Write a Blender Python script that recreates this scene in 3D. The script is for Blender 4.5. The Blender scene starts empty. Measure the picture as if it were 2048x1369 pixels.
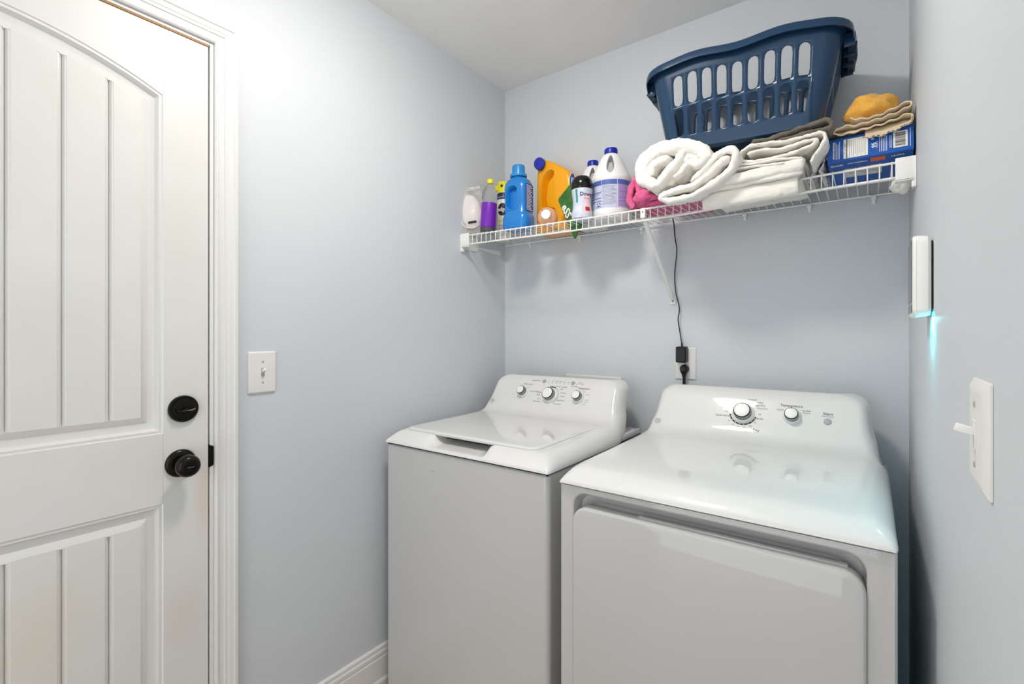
import bpy, bmesh, math, random
import numpy as np
from mathutils import Vector, Matrix, noise
random.seed(7)
SC = bpy.context.scene
COL = SC.collection
PI = math.pi

# ------------------------------------------------------------------ camera
H = 1.258
YAW = 0.6388
cam_d = bpy.data.cameras.new('camera'); cam = bpy.data.objects.new('camera', cam_d); COL.objects.link(cam)
cam.location = (0, 0, H); cam.rotation_euler = (PI/2, 0, YAW)
cam_d.sensor_width = 36.0; cam_d.lens = 36.0*968.69/2048
cam_d.shift_y = -(684.5-669.4)/2048
cam_d.clip_start = 0.02
SC.camera = cam
# ------------------------------------------------------------------ world (daylight and hall light coming in behind the camera)
w = bpy.data.worlds.new('world'); SC.world = w; w.use_nodes = True
bg = w.node_tree.nodes['Background']; bg.inputs[0].default_value = (0.965, 0.985, 1.0, 1); bg.inputs[1].default_value = 1.70
LAMP_POWER = 65.0
SC.view_settings.view_transform = 'Standard'; SC.view_settings.look = 'None'
SC.view_settings.exposure = 0.43; SC.view_settings.gamma = 1.0
SC.view_settings.use_curve_mapping = False

# ------------------------------------------------------------------ room dimensions (metres)
XL, XR, YB, YF, ZC = -1.431, 0.0895, 1.870, -1.15, 2.44

# ------------------------------------------------------------------ materials
def lin(c):
    r = []
    for v in c:
        v = v/255.0
        r.append(v/12.92 if v <= .04045 else ((v+.055)/1.055)**2.4)
    return (*r, 1.0)
MATS = {}
def mat(name, rgb, rough=.5, metal=0, var=.03, vscale=6, bump=0, bscale=200, coat=0, trans=0, ior=1.45, alpha=1, sheen=0, emit=None, estr=0, sss=0, rgb2=None, spec=.5):
    if name in MATS: return MATS[name]
    m = bpy.data.materials.new(name); m.use_nodes = True
    nt = m.node_tree; b = nt.nodes['Principled BSDF']
    tc = nt.nodes.new('ShaderNodeTexCoord')
    c = lin(rgb)
    nz = nt.nodes.new('ShaderNodeTexNoise'); nz.inputs['Scale'].default_value = vscale; nz.inputs['Detail'].default_value = 3
    nt.links.new(tc.outputs['Object'], nz.inputs['Vector'])
    rp = nt.nodes.new('ShaderNodeValToRGB')
    c2 = lin(rgb2) if rgb2 else tuple(max(0, x*(1-var)) for x in c[:3])+(1,)
    rp.color_ramp.elements[0].position = .35; rp.color_ramp.elements[1].position = .65
    rp.color_ramp.elements[0].color = c2
    rp.color_ramp.elements[1].color = c if rgb2 else tuple(min(1, x*(1+var*.5)) for x in c[:3])+(1,)
    nt.links.new(nz.outputs['Fac'], rp.inputs['Fac']); nt.links.new(rp.outputs['Color'], b.inputs['Base Color'])
    b.inputs['Roughness'].default_value = rough; b.inputs['Metallic'].default_value = metal
    b.inputs['Coat Weight'].default_value = coat; b.inputs['Coat Roughness'].default_value = .03
    b.inputs['Transmission Weight'].default_value = trans; b.inputs['IOR'].default_value = ior
    b.inputs['Alpha'].default_value = alpha; b.inputs['Sheen Weight'].default_value = sheen
    b.inputs['Specular IOR Level'].default_value = spec
    if sss:
        b.inputs['Subsurface Weight'].default_value = sss; b.inputs['Subsurface Scale'].default_value = .01
    if emit:
        b.inputs['Emission Color'].default_value = lin(emit); b.inputs['Emission Strength'].default_value = estr
    if bump:
        n2 = nt.nodes.new('ShaderNodeTexNoise'); n2.inputs['Scale'].default_value = bscale; n2.inputs['Detail'].default_value = 2
        nt.links.new(tc.outputs['Object'], n2.inputs['Vector'])
        bp = nt.nodes.new('ShaderNodeBump'); bp.inputs['Strength'].default_value = bump; bp.inputs['Distance'].default_value = .002
        nt.links.new(n2.outputs['Fac'], bp.inputs['Height']); nt.links.new(bp.outputs['Normal'], b.inputs['Normal'])
    MATS[name] = m
    return m
mat('wall', (206, 211, 216), .55, var=.015, vscale=2, bump=.12, bscale=260)
mat('ceiling', (240, 240, 239), .8, var=.015, bump=.15, bscale=200)
mat('trim', (224, 224, 222), .3, var=.015, vscale=3)
mat('floor', (184, 164, 146), .35, rgb2=(168, 148, 130), vscale=3, bump=.05)
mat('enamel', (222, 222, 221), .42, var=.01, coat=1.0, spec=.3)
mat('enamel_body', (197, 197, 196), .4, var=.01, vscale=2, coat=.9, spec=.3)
mat('plastic_white', (235, 235, 232), .35, var=.01)
mat('almond', (227, 226, 223), .4, var=.01)
mat('bronze', (26, 23, 21), .26, metal=.6, var=.2, vscale=40)
mat('black', (16, 16, 17), .4, var=.1)
mat('blackgloss', (10, 10, 13), .12, var=.1)
mat('dark', (30, 32, 34), .7)
mat('chrome', (150, 150, 153), .10, metal=1, var=.02)
mat('greybtn', (168, 168, 168), .35)
mat('ink', (45, 45, 48), .6); mat('ink_grey', (120, 120, 122), .6); mat('ink_white', (240, 240, 240), .6); mat('ink_navy', (45, 50, 120), .6)
mat('ink_red', (190, 40, 60), .6)
mat('wire', (240, 240, 238), .3)
mat('basket', (27, 58, 88), .22, var=.06, vscale=5)
mat('terry_white', (240, 237, 230), .95, var=.04, vscale=60, bump=.5, bscale=700, sheen=.2)
mat('cotton_white', (240, 237, 229), .95, var=.03, vscale=40, bump=.35, bscale=900, sheen=.15)
mat('terry_grey', (118, 112, 100), .95, rgb2=(92, 87, 78), vscale=400, bump=.6, bscale=600, sheen=.2)
mat('terry_pink', (226, 108, 156), .95, rgb2=(208, 82, 134), vscale=300, bump=.6, bscale=600, sheen=.2)
mat('cloth_yellow', (236, 182, 84), .95, rgb2=(226, 165, 62), vscale=200, bump=.4, bscale=500, sheen=.2)
mat('cloth_cream', (228, 214, 182), .9, rgb2=(230, 208, 188), vscale=18, bump=.35, bscale=700)
mat('stitch', (35, 33, 32), .8)
mat('box_blue', (20, 84, 170), .4, var=.05)
mat('paper', (232, 232, 226), .6); mat('orange', (220, 100, 50), .5)
mat('blue_bottle', (28, 124, 204), .22, var=.04, coat=.2)
mat('blue_cap', (46, 140, 205), .25, var=.03)
mat('blue_label', (20, 82, 160), .35)
mat('orange_bottle', (250, 172, 20), .28, var=.03, sss=.05)
mat('royal', (28, 42, 165), .3)
mat('bleach_white', (240, 240, 240), .35, var=.01, sss=.08)
mat('bleach_label', (206, 212, 234), .4, rgb2=(192, 200, 228), vscale=60)
mat('bleach_blue', (84, 104, 176), .4); mat('bleach_violet', (170, 150, 205), .4)
mat('purple', (118, 36, 178), .3, var=.05)
mat('liquid_dark', (34, 14, 30), .2)
mat('clear', (248, 248, 250), .06, trans=.92, ior=1.12, var=0)
mat('clear_pink', (250, 214, 190), .12, trans=.6, ior=1.2, var=0)
mat('clear_bag', (236, 232, 228), .2, alpha=.24, var=.02)
mat('mask_white', (238, 232, 230), .9)
mat('can_white', (236, 234, 226), .3); mat('can_yellow', (240, 226, 40), .35); mat('can_navy', (26, 30, 92), .35)
mat('green_bag', (62, 118, 48), .3, rgb2=(38, 84, 34), vscale=30)
mat('scent_label', (214, 220, 232), .3, rgb2=(196, 204, 224), vscale=45)
mat('teal', (50, 140, 140), .4); mat('pale_pink', (244, 214, 222), .4)
mat('poly_bag', (222, 222, 222), .4, rgb2=(168, 168, 166), vscale=40)
mat('weatherstrip', (150, 112, 62), .5)
mat('screen', (60, 64, 68), .15)
mat('led', (60, 240, 250), .4, emit=(60, 235, 250), estr=14)
mat('lamp_glass', (255, 250, 240), .4, emit=(255, 248, 239), estr=LAMP_POWER)
# door paint: white with a faint warm hand-worn stain
md = mat('door_paint', (222, 222, 220), .3, rgb2=(219, 218, 214), vscale=4)

def stain(m, spots):
    nt = m.node_tree; b = nt.nodes['Principled BSDF']; src = b.inputs['Base Color'].links[0].from_socket
    tc = nt.nodes.new('ShaderNodeTexCoord'); nz = nt.nodes.new('ShaderNodeTexNoise'); nz.inputs['Scale'].default_value = 9
    nt.links.new(tc.outputs['Object'], nz.inputs['Vector'])
    for (cy, cz, ry, rz, col, amt) in spots:
        mp = nt.nodes.new('ShaderNodeMapping'); mp.vector_type = 'POINT'
        mp.inputs['Location'].default_value = (0, -cy/ry, -cz/rz); mp.inputs['Scale'].default_value = (0, 1/ry, 1/rz)
        nt.links.new(tc.outputs['Object'], mp.inputs['Vector'])
        ln = nt.nodes.new('ShaderNodeVectorMath'); ln.operation = 'LENGTH'; nt.links.new(mp.outputs[0], ln.inputs[0])
        ad_ = nt.nodes.new('ShaderNodeMath'); ad_.operation = 'ADD'; nt.links.new(ln.outputs['Value'], ad_.inputs[0]); nt.links.new(nz.outputs['Fac'], ad_.inputs[1])
        mr = nt.nodes.new('ShaderNodeMapRange'); mr.inputs[1].default_value = 1.5; mr.inputs[2].default_value = .7; mr.inputs[3].default_value = 0; mr.inputs[4].default_value = amt
        nt.links.new(ad_.outputs[0], mr.inputs[0])
        mx = nt.nodes.new('ShaderNodeMix'); mx.data_type = 'RGBA'; nt.links.new(mr.outputs[0], mx.inputs[0]); nt.links.new(src, mx.inputs[6]); mx.inputs[7].default_value = lin(col)
        src = mx.outputs[2]
    nt.links.new(src, b.inputs['Base Color'])
stain(md, [(.452, .83, .035, .16, (218, 198, 180), .5), (.13, .60, .12, .16, (218, 213, 198), .6), (.40, .52, .06, .10, (219, 209, 200), .5)])

# ------------------------------------------------------------------ geometry helpers: every helper returns (verts, faces)
def join(*gs):
    V, F = [], []
    for v, f in gs:
        o = len(V); V += [tuple(p) for p in v]; F += [tuple(i+o for i in q) for q in f]
    return V, F
def xf(g, M):
    return [tuple(M @ Vector(p)) for p in g[0]], g[1]
def box(x0, x1, y0, y1, z0, z1, bev=0, seg=2):
    bm = bmesh.new(); bmesh.ops.create_cube(bm, size=1)
    for v in bm.verts:
        v.co = Vector(((x0+x1)/2+v.co.x*(x1-x0), (y0+y1)/2+v.co.y*(y1-y0), (z0+z1)/2+v.co.z*(z1-z0)))
    if bev: bmesh.ops.bevel(bm, geom=list(bm.edges), offset=bev, segments=seg, affect='EDGES', profile=.5)
    return frombm(bm)
def frombm(bm):
    bm.verts.index_update()
    r = [tuple(v.co) for v in bm.verts], [tuple(v.index for v in f.verts) for f in bm.faces]
    bm.free(); return r
def loft(rings, closed=True, cap0=True, cap1=True):
    n = len(rings[0]); V = [tuple(p) for r in rings for p in r]; F = []
    for i in range(len(rings)-1):
        for j in range(n if closed else n-1):
            k = (j+1) % n
            F.append((i*n+j, i*n+k, (i+1)*n+k, (i+1)*n+j))
    if cap0: F.append(tuple(range(n-1, -1, -1)))
    if cap1: F.append(tuple((len(rings)-1)*n+j for j in range(n)))
    return V, F
def lathe(prof, n=32, cap0=True, cap1=True):
    rings = [[(r*math.cos(2*PI*j/n), r*math.sin(2*PI*j/n), z) for j in range(n)] for r, z in prof]
    return loft(rings, True, cap0, cap1)
def frame(o, zaxis, up=(0, 0, 1)):
    z = Vector(zaxis).normalized(); x = Vector(up).cross(z)
    if x.length < 1e-4: x = Vector((1, 0, 0))
    x.normalize(); y = z.cross(x)
    M = Matrix((x, y, z)).transposed().to_4x4(); M.translation = Vector(o); return M
def tube(path, r, n=8, smoothn=0):
    P = [Vector(p) for p in path]
    if smoothn: P = crom(P, smoothn)
    rings = []; up = Vector((.13, .21, .97))
    for i, p in enumerate(P):
        t = (P[min(i+1, len(P)-1)]-P[max(i-1, 0)]).normalized()
        a = up.cross(t)
        if a.length < 1e-3: a = Vector((1, 0, 0)).cross(t)
        a.normalize(); b = t.cross(a); up = b if False else up
        rings.append([tuple(p+r*(math.cos(2*PI*j/n)*a+math.sin(2*PI*j/n)*b)) for j in range(n)])
    return loft(rings)
def crom(P, k):
    out = []; n = len(P)
    for i in range(n-1):
        p0, p1, p2, p3 = P[max(i-1, 0)], P[i], P[i+1], P[min(i+2, n-1)]
        for j in range(k):
            t = j/k
            out.append(.5*((2*p1)+(p2-p0)*t+(2*p0-5*p1+4*p2-p3)*t*t+(3*p1-p0-3*p2+p3)*t**3))
    out.append(P[-1]); return out
def rrect(a0, a1, b0, b1, r, k=6):
    """rounded rectangle outline in a plane, counter-clockwise, 4*(k+1) points; r may be 4 radii (BL, BR, TR, TL)"""
    rs = r if isinstance(r, (tuple, list)) else (r,)*4
    pts = []
    for (ca, cb, st), q in zip(((a0, b0, PI), (a1, b0, 1.5*PI), (a1, b1, 0), (a0, b1, .5*PI)), rs):
        sa = 1 if ca == a0 else -1; sb = 1 if cb == b0 else -1
        for j in range(k+1):
            th = st+j/k*PI/2
            pts.append((ca+sa*q+q*math.cos(th), cb+sb*q+q*math.sin(th)))
    return pts
def ribbon(path, t, d0, d1, place, nd=12, k=6, amp=.003, freq=14, seed=0, edge=.008, fuzz=0, jit=0):
    """a thick cloth ribbon: 2D path swept through depth; place(a,b,d) -> xyz"""
    P = crom([Vector((a, b, 0)) for a, b in path], k); n = len(P)
    N = []
    for i in range(n):
        tg = (P[min(i+1, n-1)]-P[max(i-1, 0)]); tg.normalize(); N.append(Vector((-tg.y, tg.x, 0)))
    if isinstance(t, (list, tuple)):
        tv = [float(np.interp(i/(n-1)*(len(path)-1), range(len(path)), t)) for i in range(n)]
    else: tv = [t]*n
    T0 = (P[0]-P[1]).normalized(); T1 = (P[-1]-P[-2]).normalized()
    ds = [(0, .35), (.25*edge, .72), (.6*edge, .93), (edge, 1)]
    L = abs(d1-d0); sg = 1 if d1 > d0 else -1
    st = [(d0+sg*a, s) for a, s in ds]+[(d0+sg*(edge+(L-2*edge)*i/nd), 1) for i in range(1, nd)]+[(d1-sg*a, s) for a, s in reversed(ds)]
    rings = []
    for d, s in st:
        hh = [q/2*s for q in tv]
        ring = [P[i]+N[i]*hh[i] for i in range(n)]+[P[-1]+T1*hh[-1]]+[P[i]-N[i]*hh[i] for i in range(n-1, -1, -1)]+[P[0]+T0*hh[0]]
        rr = []
        for q in ring:
            dd = d+(jit*noise.noise(Vector((q.x*9+seed, q.y*9, 1.7))) if jit else 0)
            p = Vector(place(q.x, q.y, dd))
            if amp: p += amp*noise.noise_vector(p*freq+Vector((seed*3.1, seed, 0)))
            if amp: p += amp*.4*noise.noise_vector(p*freq*3+Vector((seed*1.1, 0, seed)))
            if fuzz: p += fuzz*noise.noise_vector(p*170+Vector((seed, 2, 0)))+fuzz*.8*noise.noise_vector(p*75+Vector((0, seed, 0)))
            rr.append(tuple(p))
        rings.append(rr)
    g = loft(rings, True, False, False); V, F = g; m = 2*n+2
    for base, rev in ((0, True), ((len(rings)-1)*m, False)):
        for i in range(n-1):
            q = (base+i, base+i+1, base+m-2-i-1, base+m-2-i)
            F.append(q if not rev else q[::-1])
        F.append((base+n-1, base+n, base+n+1)); F.append((base+m-1, base, base+m-2))
    return V, F
def blob(c, rad, amp=.15, freq=3, seed=0, n=36, m=20, flat=None, fold=0):
    V, F = [], []
    for i in range(m+1):
        ph = PI*i/m-PI/2
        for j in range(n):
            th = 2*PI*j/n
            d = Vector((math.cos(ph)*math.cos(th), math.cos(ph)*math.sin(th), math.sin(ph)))
            k = 1+amp*noise.noise(d*freq+Vector((seed, 0, 0)))+amp*.5*noise.noise(d*freq*2.3+Vector((0, seed, 0)))
            if fold: k += fold*math.sin(5*th+seed+3*d.z)*math.cos(ph)
            p = Vector((c[0]+rad[0]*d.x*k, c[1]+rad[1]*d.y*k, c[2]+rad[2]*d.z*k))
            if flat is not None: p.z = max(p.z, flat)
            V.append(tuple(p))
    for i in range(m):
        for j in range(n):
            k = (j+1) % n; F.append((i*n+j, i*n+k, (i+1)*n+k, (i+1)*n+j))
    return V, F
def tmpobj(g):
    me = bpy.data.meshes.new('t'); me.from_pydata(g[0], [], g[1]); me.update()
    bm = bmesh.new(); bm.from_mesh(me); bmesh.ops.recalc_face_normals(bm, faces=bm.faces); bm.to_mesh(me); bm.free()
    o = bpy.data.objects.new('t', me); COL.objects.link(o); return o
def boolean(a, *cuts):
    oa = tmpobj(a); obs = [oa]
    for c in cuts:
        oc = tmpobj(c); obs.append(oc)
        md_ = oa.modifiers.new('b', 'BOOLEAN'); md_.operation = 'DIFFERENCE'; md_.object = oc; md_.solver = 'EXACT'
    dg = bpy.context.evaluated_depsgraph_get()
    me = bpy.data.meshes.new_from_object(oa.evaluated_get(dg))
    g = [tuple(v.co) for v in me.vertices], [tuple(p.vertices) for p in me.polygons]
    for o in obs: bpy.data.objects.remove(o, do_unlink=True)
    return g
def textgeo(s, size, fn, align='CENTER', bold=0, sx=1.0):
    cu = bpy.data.curves.new('txt', 'FONT'); cu.body = s; cu.size = size; cu.align_x = align; cu.align_y = 'CENTER'; cu.resolution_u = 2
    cu.offset = bold
    o = bpy.data.objects.new('txt', cu); COL.objects.link(o)
    dg = bpy.context.evaluated_depsgraph_get()
    me = bpy.data.meshes.new_from_object(o.evaluated_get(dg))
    g = [tuple(fn(v.co.x*sx, v.co.y)) for v in me.vertices], [tuple(p.vertices) for p in me.polygons]
    bpy.data.objects.remove(o, do_unlink=True)
    return g
def plane_fn(o, right, up, off=.0006):
    r = Vector(right).normalized(); u = Vector(up).normalized(); n = r.cross(u); o = Vector(o)+n*off
    return lambda a, b: o+r*a+u*b
def quadgrid(fn, a0, a1, b0, b1, na=8, nb=2):
    V = [tuple(fn(a0+(a1-a0)*i/na, b0+(b1-b0)*j/nb)) for j in range(nb+1) for i in range(na+1)]
    F = [(j*(na+1)+i, j*(na+1)+i+1, (j+1)*(na+1)+i+1, (j+1)*(na+1)+i) for j in range(nb) for i in range(na)]
    return V, F

# ------------------------------------------------------------------ object helpers
def thing(name, label, cat, loc=(0, 0, 0), rot=(0, 0, 0), group=None):
    o = bpy.data.objects.new(name, None); COL.objects.link(o); o.empty_display_size = .05
    o.location = loc; o.rotation_euler = rot
    o['label'] = label; o['category'] = cat
    if group: o['group'] = group
    return o
def fix(me, smooth, angle=40, recalc=True):
    bm = bmesh.new(); bm.from_mesh(me)
    bmesh.ops.remove_doubles(bm, verts=bm.verts, dist=1e-6)
    if recalc: bmesh.ops.recalc_face_normals(bm, faces=bm.faces)
    bm.to_mesh(me); bm.free()
    if smooth:
        for p in me.polygons: p.use_smooth = True
        me.set_sharp_from_angle(angle=math.radians(angle))
def part(name, g, m, parent, smooth=True, local=False, label=None, angle=40, recalc=True):
    """mesh child; geometry in world axes (parent location subtracted) unless local=True"""
    V, F = g
    if parent is not None and not local:
        L = parent_loc(parent); V = [(x-L[0], y-L[1], z-L[2]) for x, y, z in V]
    me = bpy.data.meshes.new(name); me.from_pydata(V, [], F); me.update(); fix(me, smooth, angle, recalc)
    me.materials.append(MATS[m])
    o = bpy.data.objects.new(name, me); COL.objects.link(o); o.parent = parent
    if label: o['label'] = label
    return o
def parent_loc(p):
    L = Vector(p.location)
    while p.parent: p = p.parent; L += Vector(p.location)
    return L
def solo(name, g, m, label, cat, group=None, smooth=True, angle=40, origin=None):
    V, F = g
    if origin is None:
        a = np.array(V); origin = (float(a[:, 0].mean()), float(a[:, 1].mean()), float(a[:, 2].min()))
    V = [(x-origin[0], y-origin[1], z-origin[2]) for x, y, z in V]
    o = part(name, (V, F), m, None, smooth, True, angle=angle); o.location = origin
    o['label'] = label; o['category'] = cat
    if group: o['group'] = group
    return o
def struct(name, g, m, label, smooth=False, cat=None):
    o = part(name, g, m, None, smooth, True); o['kind'] = 'structure'; o['label'] = label; o['category'] = cat or name.split('_')[0]
    return o

# ================================================================== ROOM
T = .10
DY0, DY1, DZ = -.372, .5725, 2.046           # door opening in the left wall
struct('floor', box(XL-T, XR+T, YF-T, YB+T, -.08, 0), 'floor', 'brown laminate floor mostly hidden by the appliances')
struct('ceiling', box(XL-T, XR+T, YF-T, YB+T, ZC, ZC+.08), 'ceiling', 'flat pale grey painted ceiling')
struct('wall_back', box(XL-T, XR+T, YB, YB+T, 0, ZC), 'wall', 'pale blue grey wall behind the shelf and appliances', cat='wall')
struct('wall_right', box(XR, XR+T, YF, YB, 0, ZC), 'wall', 'pale blue grey wall with the alarm panel at right', cat='wall')
struct('wall_left', join(box(XL-T, XL, DY1, YB, 0, ZC), box(XL-T, XL, DY0, DY1, DZ, ZC), box(XL-T, XL, YF, DY0, 0, ZC)), 'wall', 'pale blue grey wall beside the white door', cat='wall')
struct('wall_front', join(box(XL-T, -1.25, YF-T, YF, 0, ZC), box(-1.25, XR+T, YF-T, YF, 2.2, ZC), box(.03, XR+T, YF-T, YF, 0, 2.2)), 'wall', 'pale blue grey wall with an open doorway behind the viewer', cat='wall')
# baseboards: moulded profile
def baseboard(name, x0, y0, x1, y1, nx, ny, label):
    prof = [(0, 0), (.018, 0), (.018, .012), (.013, .02), (.0125, .02), (.0125, .092), (.0105, .096), (.0105, .1), (.0115, .102), (.0115, .112), (.008, .118), (.0075, .122), (.009, .124), (.008, .13), (.003, .134), (0, .134)]
    r0 = [(x0+nx*t, y0+ny*t, z) for t, z in prof]; r1 = [(x1+nx*t, y1+ny*t, z) for t, z in prof]
    return struct(name, loft([r0, r1]), 'trim', label, cat='baseboard')
baseboard('baseboard_left', XL, .634, XL, YB, 1, 0, 'white moulded baseboard running along the left wall to the washer')
baseboard('baseboard_back', XL+.019, YB, XR-.019, YB, 0, -1, 'white moulded baseboard behind the appliances')
baseboard('baseboard_right', XR, YF+.02, XR, YB-.02, -1, 0, 'white moulded baseboard along the right wall')

# ---- door casing (trim_1) and jamb (trim_2)
cp = [(0, 0), (0, .006), (.004, .009), (.007, .009), (.010, .006), (.022, .007), (.024, .010), (.030, .010), (.034, .012), (.044, .014), (.047, .017), (.054, .017), (.057, .014), (.057, 0)]
rings = []
for yy, zz, sy, sz in ((DY1, 0, 1, 0), (DY1, DZ, 1, 1), (DY0, DZ, -1, 1), (DY0, 0, -1, 0)):
    rings.append([(XL+t, yy+sy*o, zz+sz*o) for o, t in cp])
struct('trim_1', loft(rings), 'trim', 'white moulded casing around the door', cat='casing')
XD = XL-.003                                   # door face
jb = bpy.data.objects.new('trim_2', None); COL.objects.link(jb); jb['kind'] = 'structure'; jb['label'] = 'white door jamb with black strike plate'; jb['category'] = 'jamb'
part('jamb_side', box(XL-T, XL-.001, .5625, DY1, 0, DZ, .001), 'trim', jb, False)
part('jamb_side', box(XL-T, XL-.001, DY0, -.362, 0, DZ, .001), 'trim', jb, False)
part('jamb_head', box(XL-T, XL-.001, -.362, .5625, 2.0375, DZ, .001), 'trim', jb, False)
part('door_stop', join(box(XL-T, XL-.055, .551, .5625, 0, 2.0375), box(XL-T, XL-.055, -.362, .551, 2.026, 2.0375)), 'dark', jb, False)
part('weatherstrip', box(XL-.02, XL-.0005, -.355, .5605, 2.0316, 2.0374, .0008), 'weatherstrip', jb, False, label='brown weatherstrip above the door')
sp = part('strike_plate', join(box(XL-.03, XL-.0003, .5608, .5622, .899, .961, .0004), loft([[(XL-.0012, a, b) for a, b in rrect(.5612, .5712, .9022, .9585, (.001, .006, .006, .001), 4)], [(XL+.0004, a, b) for a, b in rrect(.5612, .5712, .9022, .9585, (.001, .006, .006, .001), 4)]])), 'bronze', jb, label='black strike plate')
part('screw', xf(lathe([(.0025, 0), (.0025, .0008), (.001, .001)], 12), frame((XL+.0004, .566, .93), (1, 0, 0))), 'bronze', sp)

# ---- door_1
door = bpy.data.objects.new('door_1', None); COL.objects.link(door); door.location = (XD, .1, .0); door['kind'] = 'structure'
door['label'] = 'white two panel plank door with arched top panel and black hardware'; door['category'] = 'door'
PY0, PY1 = -.2505, .4555                        # panel opening in Y (symmetric about the door centre .1025)
PC = (PY0+PY1)/2; PH = (PY1-PY0)/2
ZA0, ZA1 = 1.862, 1.945                         # arch spring and crown
def arch(y, z0, z1):                            # circular arc over the panel
    hh = z1-z0; R = (PH*PH+hh*hh)/(2*hh)
    return z1-R+math.sqrt(max(0, R*R-(y-PC)**2))
def poutline(o, x, upper, n=28):
    """panel outline inset by o at depth x"""
    y0, y1 = PY0+o, PY1-o
    if upper: b, tf = 1.0075+o, lambda y: arch(y, ZA0, ZA1)-o
    else: b, tf = .23+o, lambda y: .8309-o
    pts = [(x, y0+(y1-y0)*i/n, b) for i in range(n+1)]
    pts += [(x, y1-(y1-y0)*i/n, tf(y1-(y1-y0)*i/n)) for i in range(n+1)]
    return pts
# stiles and rails as boards
ST = .5587
dep = .04
def slab(pts, x0, x1):                          # polygon in (y,z) extruded in x
    return loft([[(x0, a, b) for a, b in pts], [(x1, a, b) for a, b in pts]])
nA = 28
topr = [(PY0, 2.0312)]+[(PY0+(PY1-PY0)*i/nA, arch(PY0+(PY1-PY0)*i/nA, ZA0, ZA1)) for i in range(nA+1)][::1]+[(PY1, 2.0312)]
topr = [(PY0+(PY1-PY0)*i/nA, arch(PY0+(PY1-PY0)*i/nA, ZA0, ZA1)) for i in range(nA+1)]+[(PY1, 2.0312), (PY0, 2.0312)]
part('stile', box(XD-dep, XD, PY1+.0004, ST, .012, 2.0312), 'door_paint', door, False)
part('stile', box(XD-dep, XD, -.3537, PY0-.0004, .012, 2.0312), 'door_paint', door, False)
part('rail', slab(topr, XD-dep, XD), 'door_paint', door, False)
part('rail', box(XD-dep, XD, PY0, PY1, .8309, 1.0075), 'door_paint', door, False)
part('rail', box(XD-dep, XD, PY0, PY1, .012, .23), 'door_paint', door, False)
for upper in (True, False):
    prof = [(0, 0), (.002, -.0022), (.0055, -.0028), (.008, -.0022), (.0095, -.004), (.014, -.0115), (.0165, -.0125), (.030, -.0125), (.044, -.0045), (.048, -.0038)]
    fr = part('panel_moulding', loft([poutline(o, XD+x, upper) for o, x in prof], True, False, False), 'door_paint', door, True, angle=25)
    part('panel_back', loft([poutline(.045, XD-.012, upper), poutline(.045, XD-.03, upper)]), 'door_paint', door, False)
    ys = [PY0+.046, -.1015, -.0155, .0705, .1785, .2665, .3495, PY1-.046]
    ys = [PY0+.046, -.144, -.061, .0265, .1785-.0, .2665, .3495, PY1-.046]
    ys = [PY0+.046, -.1445, -.0615, .0265, .1785, .2665, .3495, PY1-.046] if False else [PY0+.046, -.1445, -.0615, .0265, .1025+.076, .2665, .3495, PY1-.046]
    for i in range(len(ys)-1):
        a, b = ys[i]+.0012, ys[i+1]-.0012
        k = 8; bt = (1.0075 if upper else .23)+.046
        tf = (lambda y: arch(y, ZA0, ZA1)-.046) if upper else (lambda y: .8309-.046)
        def pl(o, x):
            y0, y1 = a+(o if i > 0 else -.002), b-(o if i < len(ys)-2 else -.002)
            return [(x, y0, bt), (x, y1, bt)]+[(x, y1-(y1-y0)*j/k, tf(y1-(y1-y0)*j/k)) for j in range(k+1)]
        part('plank', loft([pl(0, XD-.013), pl(0, XD-.0095), pl(.0025, XD-.0075), pl(.0032, XD-.0052), pl(.006, XD-.0048), pl(.007, XD-.0036)], True, False, True), 'door_paint', door, True, angle=25)
# knob
KY, KZ = .4942, .9256
kn = bpy.data.objects.new('door_knob', None); COL.objects.link(kn); kn.parent = door; kn.location = (0, KY-.1, KZ); kn['label'] = 'round dark bronze privacy knob'
part('rose', xf(lathe([(.0355, 0), (.0355, .003), (.034, .006), (.030, .009), (.022, .0105), (.012, .011)], 40), frame((0, 0, 0), (1, 0, 0))), 'bronze', kn, local=True)
part('knob', xf(lathe([(.012, .010), (.0115, .026), (.014, .030), (.022, .034), (.0275, .042), (.028, .050), (.0255, .058), (.020, .063), (.0145, .0645), (.0142, .063)], 40), frame((0, 0, 0), (1, 0, 0))), 'bronze', kn, local=True)
part('turn_button', join(xf(lathe([(.014, .0628), (.0135, .0638), (.008, .064)], 24), frame((0, 0, 0), (1, 0, 0))), box(.0638, .067, -.009, .009, -.0032, .0032, .001)), 'bronze', kn, local=True)
part('button_slot', box(.0668, .0673, -.0075, .0075, -.0008, .0008), 'chrome', kn, False, local=True)
part('screw', xf(lathe([(.003, 0), (.003, .001), (.001, .0013)], 12), frame((.0078, -.025, 0), (1, 0, 0))), 'chrome', kn, local=True)
db = bpy.data.objects.new('deadbolt', None); COL.objects.link(db); db.parent = door; db.location = (0, .4998-.1, 1.0655); db['label'] = 'round dark bronze deadbolt with thumb turn'
part('rose', xf(lathe([(.0345, 0), (.0345, .006), (.0325, .009), (.031, .0085), (.0285, .0085), (.0275, .0105), (.024, .011), (.010, .011)], 40), frame((0, 0, 0), (1, 0, 0))), 'bronze', db, local=True)
tt = [(0, -.021, .004), (0, -.018, .0005), (0, -.010, -.0025), (0, 0, -.0015), (0, .010, -.0025), (0, .02, .0015), (0, .022, .003)]
part('thumb_turn', join(loft([[(.016+p[0]+.006*math.cos(2*PI*j/10), p[1], p[2]-.003+(.0045 if 0 < i < 6 else .002)*math.sin(2*PI*j/10)) for j in range(10)] for i, p in enumerate(tt)]), xf(lathe([(.008, .010), (.006, .018)], 16), frame((0, 0, -.003), (1, 0, 0)))), 'bronze', db, local=True)

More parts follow.
